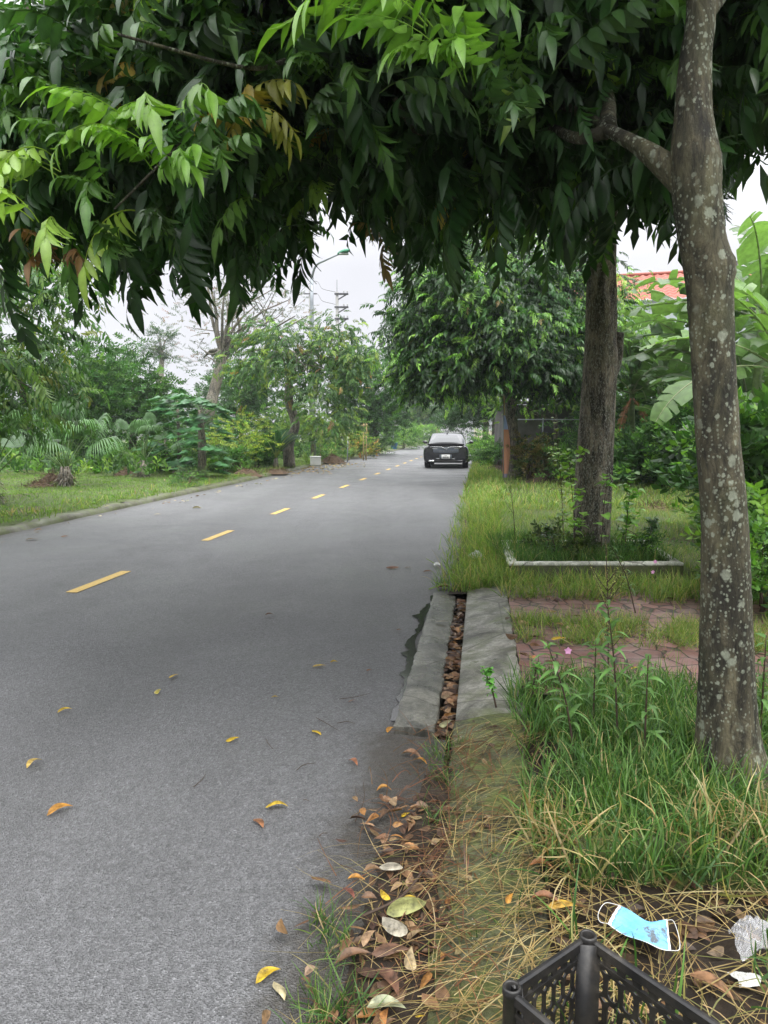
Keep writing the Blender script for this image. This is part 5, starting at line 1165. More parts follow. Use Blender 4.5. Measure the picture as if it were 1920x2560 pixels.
g = Geo(); box(g, (1.52, 2.03, .075), (1.9, .08, .2), bev=.012); g.build('front_wall', 'moss', o, smooth=False)

# lamp posts, utility pole
def tubething(name, parts, loc, lab, cat, group=None):
    o = thing(name, loc, lab, cat, group)
    for nm, m, fn in parts:
        g = Geo(); fn(g); g.build(nm, m, o)
    return o
lb = G(783, 1152, .1); Dl = 34.5; lx = (783-960)/F*(Dl*CPP); top = P(783, 690, Dl)
hd0 = P(846, 636, Dl-1.2); hd1 = P(874, 626, Dl-1.6)
def lamp_head(g):
    c = (hd0+hd1)/2; d = (hd1-hd0); L = d.length; d.normalize(); s_ = d.cross(Vector((0, 0, 1))).normalized(); u = s_.cross(d)
    rows = []
    for i in range(9):
        t_ = i/8; w_ = .17*(math.sin(math.pi*(t_*.9+.08))**.5); rows.append([list(hd0+d*L*t_+s_*w_*math.cos(a_)+u*(.13*math.sin(a_) if math.sin(a_) > 0 else .05*math.sin(a_))*(.6+.4*math.sin(math.pi*t_))) for a_ in np.linspace(0, 6.2832, 15)])
    ngrid(g, np.array(rows)); g.add(rows[0], {15: np.array([list(range(15))])}); g.add(rows[-1], {15: np.array([list(range(15))])})
def lens(g): c = (hd0+hd1)/2; box(g, (c.x, c.y, c.z-.07), (.42, .2, .06), bev=.02)
tubething('street_lamp', [('post', 'steel', lambda g: tube(g, [(lx, Dl, 0), (lx, Dl, 4), (lx, Dl, 7.6), (lx+.02, Dl, top.z)], [.14, .12, .085, .075], 12)),
    ('arm', 'steel', lambda g: tube(g, spline([(lx, Dl, top.z-.1), list(P(790, 664, Dl-.3)), list(P(815, 650, Dl-.8)), list(hd0)], 20), np.linspace(.06, .035, 20), 8)),
    ('lamp_head', 'green', lamp_head), ('lens', 'lens', lens),
    ('base_plate', 'steel', lambda g: box(g, (lx, Dl, .13), (.4, .4, .04)))], (lx, Dl, .1), 'galvanised street lamp with a green head reaching over the road from the left kerb', 'street lamp', 'street lamps on the left kerb')
D2 = 62; x2 = (981-960)/F*D2
tubething('street_lamp', [('post', 'steel', lambda g: tube(g, [(x2, D2, 0), (x2, D2, 5), (x2, D2, 8.8)], [.14, .12, .09], 10)),
    ('arm', 'steel', lambda g: tube(g, spline([(x2, D2, 8.7), (x2+.1, D2-.2, 9.5), (x2+1.3, D2-.6, 10)], 12), .04, 6)),
    ('lamp_head', 'green', lambda g: box(g, (x2+1.7, D2-.7, 10.06), (.8, .3, .14), bev=.05))], (x2, D2, .1), 'thinner street lamp post standing by the blue tub further along', 'street lamp', 'street lamps on the left kerb')
D3 = 170; x3 = P(1003, 940, D3).x; z3 = P(1003, 935, D3).z
def arms(g):
    for sg in (-1, 1): tube(g, spline([(x3, D3, z3-2.4), (x3+sg*.9, D3, z3-.6), (x3+sg*2.0, D3, z3-.1)], 10), .1, 6)
tubething('highway_lamp', [('post', 'steel', lambda g: tube(g, [(x3, D3, 0), (x3, D3, z3-2.3)], [.2, .15], 8)), ('arms', 'steel', arms),
    ('lamp_head', 'lens', lambda g: box(g, (x3-2.3, D3, z3-.1), (1.2, .4, .25), bev=.05)), ('lamp_head', 'lens', lambda g: box(g, (x3+2.3, D3, z3-.1), (1.2, .4, .25), bev=.05))],
    (x3, D3, 0), 'distant double armed lamp standing above the far trees', 'street lamp')
D4 = 58; x4 = P(843, 800, D4).x; zt = P(843, 730, D4).z; s4 = D4/F
o = thing('utility_pole', (x4, D4, .1), 'tall concrete utility pole with three levels of crossarms above the left trees', 'utility pole')
g = Geo(); tube(g, [(x4, D4, 0), (x4, D4, zt)], [.2, .11], 12); g.build('post', 'pole', o)
for k, py in enumerate((735, 768, 797)):
    z = P(843, py, D4).z; g = Geo()
    box(g, (x4+.35, D4-.13, z), (1.1, .09, .1)); box(g, (x4+.35, D4+.13, z), (1.1, .09, .1))
    tube(g, [(x4+.1, D4-.13, z-.42), (x4+.75, D4-.13, z-.04)], .03, 5); tube(g, [(x4+.1, D4+.13, z-.42), (x4+.75, D4+.13, z-.04)], .03, 5)
    g.build('crossarm', 'dark_metal', o, smooth=False)
    for xx in (.55, .82):
        g = Geo(); lathe(g, [(.0, 0), (.06, .02), (.03, .07), (.07, .1), (.03, .14), (.07, .17), (.02, .22), (0, .22)], (x4+xx, D4, z+.05), 10); g.build('insulator', 'lens', o)
g = Geo(); tube(g, [(x4, D4, zt), (x4, D4, zt+.95)], .02, 5); g.build('lightning_rod', 'dark_metal', o)
pL = P(776, 760, 66); o5 = thing('utility_pole', (pL.x, 66, .1), 'slimmer utility pole seen through bare twigs left of the crossarm pole', 'utility pole')
g = Geo(); tube(g, [(pL.x, 66, 0), (pL.x, 66, P(776, 715, 66).z)], [.22, .13], 10); g.build('post', 'pole', o5)
g = Geo(); box(g, (pL.x, 65.9, P(776, 735, 66).z), (1.2, .1, .1)); g.build('crossarm', 'dark_metal', o5, smooth=False)
for k, (pa, pb, lab) in enumerate([((843, 731), (775, 708), 'upper thin overhead wire running left from the crossarm pole'), ((843, 762), (775, 738), 'lower thin overhead wire running left from the crossarm pole')]):
    a_ = P(*pa, D4); b_ = P(*pb, 66); c_ = b_+(b_-a_)*4; c_.z = b_.z+.5
    g = Geo(); tube(g, spline([a_, (a_+b_)/2-Vector((0, 0, .12)), b_, (b_+c_)/2-Vector((0, 0, .9)), c_], 30), .018, 4)
    tag(g.build('overhead_wire', 'wire', None, a_[:]), lab, 'wire', 'overhead wires')
# bamboo frame
o = thing('bamboo_frame', (P(840, 1120, 38).x, 38, .1), 'rough bamboo trellis frame below the dense dark tree', 'trellis')
fx = [P(q, 1100, 38).x for q in (805, 838, 872, 908, 915)]
for x in fx:
    g = Geo(); tube(g, [(x, 38, 0), (x+.03, 38, 1.95)], .035, 7); g.build('post', 'bamboo', o)
for z in (1.75, 1.35):
    g = Geo(); tube(g, [(fx[0]-.5, 37.95, z), (fx[-1]+.1, 37.95, z+.12)], .025, 6); g.build('rail', 'bamboo', o)
for k, (px, D, h, lab) in enumerate([(645, 30, 1.3, 'thin stake behind the small bright bladed plant'), (868, 35.5, 1.35, 'grey steel fence post nearest the kerb'), (800, 34, 1.5, 'pale bamboo stake right of the lamp post'), (1092, 80, 2, 'leaning prop pole by the far hedge')]):
    x = (px-960)/F*(D*CPP); g = Geo(); tube(g, [(x, D, 0), (x+.03, D, h)], .03, 8); tube(g, [(x+.03, D, h), (x+.03, D, h+.02)], .036, 8); tag(g.build('stake', 'steel' if k == 1 else 'bamboo', None, (x, D, 0)), lab, 'stake')
# foam box
x = (788-960)/F*(30.2*CPP); o = thing('foam_box', (x, 30.2, .08), 'white foam box by the left kerb near the twisted trunk', 'box')
g = Geo(); box(g, (x, 30.2, .25), (.44, .34, .34), .15, bev=.02)
g.build('body', 'foam', o, smooth=False); g = Geo(); box(g, (x, 30.2, .44), (.47, .37, .045), .15, bev=.015); g.build('lid', 'foam', o, smooth=False)
g = Geo(); x = (548-960)/F*(24*CPP); box(g, (x, 24, .18), (.6, .35, .16), .1, bev=.02); tag(g.build('plastic_tray', 'white_plastic', None, (x, 24, .1)), 'pale plastic tray lying right of the papaya plants', 'tray')
# banner on its pole
bp = G(1268, 1160, .1); bd = 20.2; bx = (1261-960)/F*(bd*CPP)
o = thing('feather_banner', (bx, bd, .1), 'tall narrow orange and blue cloth banner on a pole leaning by the dark trunk', 'banner')
g = Geo(); tube(g, [(bx, bd, .05), (bx-.03, bd, 1.4), (bx-.05, bd, 2.5)], [.014, .011, .008], 8); g.build('pole', 'steel', o)
g = Geo(); Pm = np.zeros((2, 26, 7, 3))
for i in range(26):
    v = i/25; wd = .04+(.27 if v < .01 else (.27-.02*v)*(1-max(0, (v-.48)/.52)**.8)) if v > .06 else .04+.23*v/.06
    wd = .04+.17*math.sin(math.pi*min(1, v*1.15+.12))**.6*(1 if v < .5 else (1-(v-.5)*1.4))
    for j in range(7): Pm[0, i, j] = (bx-.03+wd*j/6-.02*v, bd+.03*math.sin(j*1.1+v*5)*(j/6), 0.17+v*2.3)
ngrid(g, Pm[0]); Q = Pm[0].copy(); Q[..., 1] += .004; ngrid(g, Q[:, ::-1]); g.build('cloth', 'banner', o)
g = Geo(); lathe(g, [(0, 0), (.05, .0), (.055, .03), (.02, .06), (0, .06)], (bx-.07, bd, 2.48), 10); g.build('finial', 'foam', o)
# ivy stump
x = (1330-960)/F*20.5
o = shrub('ivy_stump', 1328, 20.3, 1.15, .3, 260, 'short stump wrapped in withered ivy beside the dark trunk', 77, [((.12, .14, .05), 2), ((.2, .16, .07), 2), (MD, 1)], SP_OV, .8, cat='stump')
g = Geo(); tube(g, spline([(o.location.x, 20.3, 0), (o.location.x-.03, 20.3, .5), (o.location.x, 20.3, 1.0)], 12), [.14, .12, .12, .11, .11, .11, .1, .1, .1, .09, .09, .05], 10, wob=.1); g.build('trunk', 'bark', o)

# ---------------------------------------------------------------- cars
def sedan():
    root = thing('parked_car', (0, 0, 0), 'black sedan with a full width rear light panel driving away in the right lane', 'car')
    def loft(g, st, prof, close=True):
        rows = []
        for (y, sc, zb, zt_) in st:
            r = []
            for (xf, hf) in prof: r.append((xf*sc, y, zb+(zt_-zb)*hf))
            rows.append(r+[(-a_, b_, c) for a_, b_, c in reversed(r)][1:] if prof[-1][0] == 0 else r+[(-a_, b_, c) for a_, b_, c in reversed(r)])
        A = np.array(rows); ngrid(g, A); n = A.shape[1]
        g.add(A[0], {n: np.array([list(range(n))[::-1]])}); g.add(A[-1], {n: np.array([list(range(n))])})
    prof = [(.78, 0), (.88, .06), (.915, .22), (.925, .42), (.925, .6), (.905, .74), (.87, .84), (.8, .92), (.66, .97), (.35, .995), (0, 1.0)]
    g = Geo(); loft(g, [(0, .90, .36, .93), (.03, .95, .3, .95), (.09, .985, .25, .965), (.3, 1, .22, .98), (.8, 1.0, .2, 1.0), (1.4, 1, .18, .99), (3.2, 1, .18, .97), (3.8, .99, .18, .93), (4.3, .96, .2, .85), (4.65, .88, .24, .74), (4.8, .78, .32, .6)], prof)
    # lip spoiler
    rows = []
    for x in np.linspace(-.74, .74, 17):
        c = math.cos(x/.74*1.3); rows.append([(x, .22, .965), (x, .06, .985+.03*c), (x, -.02-.02*c, .995+.045*c), (x, -.02-.02*c, .975+.03*c), (x, .05, .94)])
    ngrid(g, np.array(rows)); g.build('body', 'car', root)
    g = Geo(); loft(g, [(.32, .74, .93, 1.0), (.5, .77, .93, 1.1), (.8, .8, .93, 1.24), (1.2, .82, .93, 1.37), (1.7, .82, .93, 1.435), (2.3, .82, .93, 1.45), (2.8, .81, .93, 1.4), (3.3, .78, .93, 1.18), (3.6, .74, .9, 1.0)],
         [(1.0, 0), (.99, .15), (.94, .45), (.86, .75), (.78, .92), (.66, .98), (.3, 1.0), (0, 1.0)]); g.build('roof', 'car', root)
    def zr(y): return np.interp(y, [.32, .5, .8, 1.2, 1.7], [1.0, 1.1, 1.24, 1.37, 1.435])
    g = Geo(); rows = []
    for y in np.linspace(.40, 1.12, 8):
        hw = np.interp(y, [.4, 1.12], [.66, .53]); rows.append([(hw*u, y-.02, zr(y)+.014-.045*abs(u)**3) for u in np.linspace(-1, 1, 13)])
    ngrid(g, np.array(rows)); g.build('rear_window', 'glass', root)
    for sg in (-1, 1):
        g = Geo(); rows = []
        for y in np.linspace(.95, 3.15, 12):
            zt_ = np.interp(y, [.95, 1.4, 2.2, 2.8, 3.15], [1.12, 1.3, 1.36, 1.3, 1.14]); sc = np.interp(y, [.8, 1.2, 2.3, 3.3], [.8, .82, .82, .78]); top_ = np.interp(y, [.8, 1.2, 1.7, 2.3, 2.8, 3.3], [1.24, 1.37, 1.435, 1.45, 1.4, 1.18])
            rows.append([(sg*(sc*np.interp((z-.93)/(top_-.93), [0, .15, .45, .75, .92, 1], [1, .99, .94, .86, .78, .66])+.008), y, z) for z in np.linspace(1.0, zt_, 6)])
        ngrid(g, np.array(rows)); g.build('side_window', 'glass', root)
        g = Geo(); c = (sg*1.02, 2.95, 1.04); box(g, c, (.2, .1, .14), bev=.04); tube(g, [(sg*.84, 2.95, .99), (sg*.98, 2.95, 1.0)], .025, 6); g.build('mirror', 'car', root)
        for yy in (.88, 3.8):
            wh = Geo()
            prof2 = [(.0, -.0), (.33, 0)]
            for x0, x1 in ((.66, .9),):
                V = []; 
                rows = [[(sg*xx, yy+r*math.cos(a_), .335+r*math.sin(a_)) for a_ in np.linspace(0, 6.2832, 29)] for xx, r in ((.66, .05), (.66, .31), (.68, .335), (.88, .335), (.905, .31), (.905, .23))]
                ngrid(wh, np.array(rows))
            wo = wh.build('wheel', 'tyre', root)
            rm = Geo(); ngrid(rm, np.array([[(sg*xx, yy+r*math.cos(a_), .335+r*math.sin(a_)) for a_ in np.linspace(0, 6.2832, 29)] for xx, r in ((.895, .23), (.88, .2), (.885, .06), (.9, .0001))]))
            ro = rm.build('rim', 'steel', root); ro.parent = wo
    def rearx(x): return .0
    g = Geo(); rows = []
    for x in np.linspace(-.80, .80, 21):
        yb = -.012+.09*(abs(x)/.8)**4; rows.append([(x, yb+.01, .635+.0*x), (x, yb-.004, .66), (x, yb-.004, .84), (x, yb+.012, .865)])
    ngrid(g, np.array(rows)); g.build('light_panel', 'smoke', root)
    for sg in (-1, 1):
        g = Geo(); rows = [[(sg*x, -.02+.09*(x/.8)**4, z) for z in (.80, .825)] for x in np.linspace(.34, .8, 10)]; ngrid(g, np.array(rows)); g.build('tail_light', 'chrome', root)
        g = Geo(); rows = [[(sg*x, -.012+.09*(x/.8)**4, z) for z in (.575, .605)] for x in np.linspace(.52, .79, 8)]; ngrid(g, np.array(rows)); g.build('reflector', 'red', root)
        g = Geo(); tube(g, spline([(sg*.78, .04, .875), (sg*.5, -.02, .885), (sg*.22, -.03, .88), (sg*.12, -.034, .85), (sg*.02, -.036, .77)], 24), .010, 5); g.build('chrome_strip', 'chrome', root)
        g = Geo(); tube(g, spline([(sg*.13, -.036, .875), (sg*.07, -.038, .83), (sg*.0, -.038, .775)], 12), .011, 5); g.build('emblem', 'chrome', root)
    g = Geo(); tube(g, [(x, -.0+.09*(abs(x)/.8)**4, .40) for x in np.linspace(-.72, .72, 15)], .007, 5); g.build('bumper_strip', 'chrome', root)
    g = Geo(); box(g, (0, .06, .3), (1.35, .14, .14), bev=.04); g.build('lower_bumper', 'tyre', root)
    for sg in (-1, 1):
        g = Geo(); box(g, (sg*.58, -.01, .31), (.24, .06, .07), bev=.02); g.build('exhaust_trim', 'chrome' if sg < 0 else 'car', root)
    g = Geo(); box(g, (-.0, -.012, .485), (.50, .012, .17), bev=.004); g.build('plate_recess', 'smoke', root)
    g = Geo(); box(g, (0, -.024, .485), (.34, .012, .165), bev=.003); pl = g.build('number_plate', 'plate', root)
    g = Geo(); rows = [[(0, 1.42+.16*q, 1.415+.005*q+(0 if w_ == 0 else .075*(1-q)**.6)) for q in np.linspace(0, 1, 5)] for w_ in (0, 1)]
    A = np.array(rows); A0 = A.copy(); A0[0, :, 0] -= .03; ngrid(g, A0); A1 = A.copy(); A1[0, :, 0] += .03; ngrid(g, A1); g.build('antenna_fin', 'car', root)
    def text(body, size, loc, m, name, parent, sp=1.0):
        cu = bpy.data.curves.new(name, 'FONT'); cu.body = body; cu.size = size; cu.extrude = .002; cu.align_x = 'CENTER'; cu.align_y = 'CENTER'; cu.space_character = sp
        t_ = bpy.data.objects.new(name, cu); COL.objects.link(t_); dg = bpy.context.evaluated_depsgraph_get(); me = bpy.data.meshes.new_from_object(t_.evaluated_get(dg))
        bpy.data.objects.remove(t_); me.transform(Matrix.Translation(loc)@Matrix.Rotation(R(90), 4, 'X')); me.materials.clear(); me.materials.append(M[m])
        o_ = bpy.data.objects.new(name, me); COL.objects.link(o_); o_.parent = parent; return o_
    text('VINFAST', .075, (0.02, -.022, .70), 'chrome', 'lettering', root, 2.2)
    text('30A', .062, (0, -.034, .527), 'ink', 'plate_lettering', pl); text('666.00', .085, (0, -.034, .455), 'ink', 'plate_lettering', pl)
    g = Geo()
    return root
car = sedan(); cx = (1114-960)/F*28.9; car.location = (cx, 28.9, .0); car.rotation_euler = (0, 0, -R(6.9))
# white car on the highway
o = thing('highway_car', (P(1120, 1050, 186).x, 188, 4.4), 'white car passing on the raised highway, seen above the stone wall', 'car'); hx = o.location.x
g = Geo(); rows = []
for y, h in ((0, .0),):
    pass
sec = [(-2.2, .4, .75), (-2.1, .3, .95), (-1.3, .28, 1.0), (-.8, .28, 1.45), (.3, .28, 1.5), (1.0, .28, 1.1), (1.9, .3, .95), (2.2, .35, .7)]
ngrid(g, np.array([[(hx+a_, 187.1, 4.4+b_), (hx+a_, 187.0, 4.4+(b_+c)/2), (hx+a_, 187.2, 4.4+c), (hx+a_, 188.6, 4.4+c), (hx+a_, 188.8, 4.4+b_)] for a_, b_, c in sec])); g.build('body', 'white_car', o)
g = Geo(); box(g, (hx-.2, 187.08, 5.66), (1.4, .06, .3)); g.build('window', 'glass', o, smooth=False)
for xx in (-1.3, 1.4):
    g = Geo(); tube(g, [(hx+xx, 187.0, 4.72), (hx+xx, 187.25, 4.72)], .32, 16); g.build('wheel', 'tyre', o)

# ---------------------------------------------------------------- black crate in the corner
zt = .33; A_ = Vector((.232, 1.232)); 
cA = G(1272, 2470, zt); cB = G(1467, 2338, zt); ab = (cB-cA); abl = ab.length; ux = ab.normalized(); uy = Vector((ux.y, -ux.x, 0))   # uy: away from the wall AB, to the right and nearer
cC = cB+uy*.5; cD = cA+uy*.5; z0 = .07; hgt = zt-z0
CR = thing('plastic_crate', (cA.x, cA.y, z0), 'empty black plastic crate with pierced lattice sides on the ground in the lower right corner', 'crate')
def panel(name, p0, p1, rowsp, nm_rows):
    g = Geo(); d = p1-p0; L = d.length; d.normalize()
    def pt(u, v): return (p0.x+d.x*u, p0.y+d.y*u, z0+v)
    for (v0, v1, nc, off, fw, fh, ex) in rowsp:
        cw = (L-.03)/nc
        for k in range(nc):
            u0 = .015+k*cw; u1 = u0+cw; uc = (u0+u1)/2; vc = (v0+v1)/2; n = 16; O = []; I = []
            for q in range(n):
                a_ = (q+.5)/n*6.2832; ca, sa = math.cos(a_), math.sin(a_)
                m_ = max(abs(ca)/((u1-u0)/2), abs(sa)/((v1-v0)/2)); O.append(pt(uc+ca/m_, vc+sa/m_))
                hw, hh = (u1-u0)/2*fw, (v1-v0)/2*fh; e_ = ex; rr = (abs(ca/hw)**e_+abs(sa/hh)**e_)**(-1/e_); I.append(pt(uc+ca*rr+off*(v1-v0), vc+sa*rr))
            g.add(O+I, [(q, (q+1) % n, n+(q+1) % n, n+q) for q in range(n)])
    o = g.build(name, 'crate', CR, smooth=False)
    md = o.modifiers.new('thickness', 'SOLIDIFY'); md.thickness = .004; md.offset = 0; return o
h_ = hgt
def rws(n): return [(.004, .02, 1, 0, .0001, .0001, 4), (.02, h_*.3, n, 0, .68, .8, 4), (h_*.3, h_*.56, n, 0, .66, .82, 4), (h_*.56, h_*.80, n, 0, .7, .8, 3.5), (h_*.80, h_*.93, n, 0, .5, .66, 2.2), (h_*.93, h_, 1, 0, .0001, .0001, 4)]
panel('side_panel', cA, cB, rws(7), 0); panel('side_panel', cB, cC, rws(13), 0); panel('side_panel', cA, cD, rws(13), 0); panel('side_panel', cD, cC, rws(7), 0)
for (p, q) in ((cA, cB), (cB, cC), (cA, cD), (cD, cC)):
    g = Geo(); d = (q-p); L = d.length; mid = (p+q)/2; box(g, (mid.x, mid.y, zt-.012), (L-.02, .014, .026), math.atan2(d.y, d.x), bev=.004)
    box(g, (mid.x, mid.y, zt-.042), (L-.02, .008, .006), math.atan2(d.y, d.x)); g.build('rim', 'crate', CR, smooth=False)
    nb = 3 if L > .3 else 1
for p in (cA, cB, cC, cD):
    g = Geo(); cen = (cA+cC)/2; dv = (cen-p).normalized(); c = (p.x+dv.x*.006, p.y+dv.y*.006, z0)
    prof = [(.011, h_*.2), (.012, h_+.004), (.0155, h_+.008), (.0185, h_+.004), (.0185, h_-.01), (.017, h_-.012), (.0165, .01), (.014, 0), (.0, 0)]
    lathe(g, prof, c, 20)
    # flat inner gusset closing the corner
    e1_, e2_ = [(q-p).normalized() for q in (cA, cB, cC, cD) if (q-p).length > .01 and abs((q-p).normalized().dot(ux)) > .98 or (q-p).length > .01 and abs((q-p).normalized().dot(uy)) > .98]
    a_ = p+e1_*.034; b_ = p+e2_*.034; a2 = a_+dv*.003; b2 = b_+dv*.003
    V = [(x.x, x.y, z) for z in (z0+.002, zt-.004) for x in (a_, b_, b2, a2)]
    g.add(V, [(0, 1, 5, 4), (1, 2, 6, 5), (2, 3, 7, 6), (3, 0, 4, 7), (4, 5, 6, 7)])
    g.build('corner_post', 'crate', CR)
g = Geo()
for k in range(7):
    a_ = cA+ux*(abl*(k+.5)/7); b_ = cD+ux*(abl*(k+.5)/7); m_ = (a_+b_)/2; box(g, (m_.x, m_.y, z0+.006), ((b_-a_).length-.01, .012, .006), math.atan2((b_-a_).y, (b_-a_).x))
for k in range(14):
    a_ = cA+uy*(.5*(k+.5)/14); b_ = cB+uy*(.5*(k+.5)/14); m_ = (a_+b_)/2; box(g, (m_.x, m_.y, z0+.0105), ((b_-a_).length-.01, .010, .005), math.atan2((b_-a_).y, (b_-a_).x))
g.build('bottom', 'crate', CR, smooth=False)

# ---------------------------------------------------------------- face mask
zm = .14
o = thing('face_mask', G(1600, 2320, zm), 'dirty blue surgical face mask lying on dry grass behind the crate', 'face mask')
mc = [G(1548, 2263, zm), G(1668, 2300, zm), G(1678, 2378, zm), G(1519, 2313, zm)]
def mp(u, v):  # u along, v across
    a_ = mc[0].lerp(mc[1], u); b_ = mc[3].lerp(mc[2], u); p = a_.lerp(b_, v)
    p = p-Vector((0, .028*math.sin(math.pi*u)*(1-v)*1.2, 0))-Vector((0, .018*math.sin(math.pi*u)*v, 0))
    p.z += .014*math.sin(math.pi*u)*math.sin(math.pi*v)+.004*math.sin(v*25)*(math.sin(math.pi*u)*.7+.3)+.004*math.sin(u*9+v*3)+.012*(v*.2); return list(p)
g = Geo(); ngrid(g, np.array([[mp(u, v) for v in np.linspace(.05, .96, 30)] for u in np.linspace(.04, .96, 26)])); mo = g.build('cloth', 'mask', o); md = mo.modifiers.new('t', 'SOLIDIFY'); md.thickness = .0012
g = Geo()
for v0, v1 in ((0, .055), (.955, 1)): ngrid(g, np.array([[np.array(mp(u, v))+[0, 0, .001] for v in (v0, v1)] for u in np.linspace(0, 1, 24)]))
for u0, u1 in ((0, .045), (.955, 1)): ngrid(g, np.array([[np.array(mp(u, v))+[0, 0, .0014] for v in np.linspace(.02, .98, 14)] for u in (u0, u1)]))
g.build('edging', 'foam', o)
g = Geo(); a_, b_ = Vector(mp(0, .03)), Vector(mp(0, .97)); tube(g, spline([a_, a_+Vector((-.035, .004, .004)), a_.lerp(b_, .5)+Vector((-.04, 0, .004)), b_+Vector((-.02, .005, .003)), b_], 20), .0009, 5); g.build('ear_loop', 'foam', o)
g = Geo(); a_, b_ = Vector(mp(1, .03)), Vector(mp(1, .97)); tube(g, spline([a_, a_+Vector((.012, -.01, .004)), a_.lerp(b_, .5)+Vector((.02, -.012, .002)), b_+Vector((.02, .0, .003)), b_], 20), .0009, 5); g.build('ear_loop', 'foam', o)

# plastic bags and scraps
def crumple(name, px, py, z, sx, sy, sz, m, lab, seed, cat, group=None):
    rg = np.random.default_rng(seed); c = G(px, py, z); g = Geo(); n = 22; Pm = np.zeros((n, n, 3))
    for i in range(n):
        for j in range(n):
            u, v = i/(n-1)*2-1, j/(n-1)*2-1; rr = min(1, math.hypot(u, v)*.75)
            e_ = 1+.18*math.sin(3*math.atan2(v, u)+seed)
            Pm[i, j] = (c.x+u*sx*e_, c.y+v*sy*e_, z+sz*(1-rr**1.6)*(.7+.5*abs(math.sin(u*5+v*3+seed)))+sz*.35*rg.random()*(1-rr*.5)+.003)
    ngrid(g, Pm); o = g.build(name, m, None, c[:], smooth=False); md = o.modifiers.new('t', 'SOLIDIFY'); md.thickness = .0008; return tag(o, lab, cat, group)
crumple('plastic_bag', 1890, 2365, .13, .055, .05, .05, 'film', 'crumpled clear plastic bag at the right edge beyond the crate', 3, 'plastic bag')
crumple('plastic_bag', 1192, 1398, .06, .075, .1, .07, 'foam', 'crumpled white plastic bag in the grass at the end of the kerb', 5, 'plastic bag')
crumple('foil_wrapper', 1868, 2455, .1, .03, .022, .012, 'white_plastic', 'torn silvery wrapper in the dry grass right of the crate', 7, 'wrapper')
crumple('paper_scrap', 1092, 1412, .02, .03, .05, .02, 'foam', 'small white scrap at the edge of the asphalt by the long grass', 9, 'scrap')
crumple('plastic_scrap', 1728, 1206, .08, .14, .2, .1, 'film', 'scrap of clear plastic on the lawn beside the black pots', 11, 'scrap')

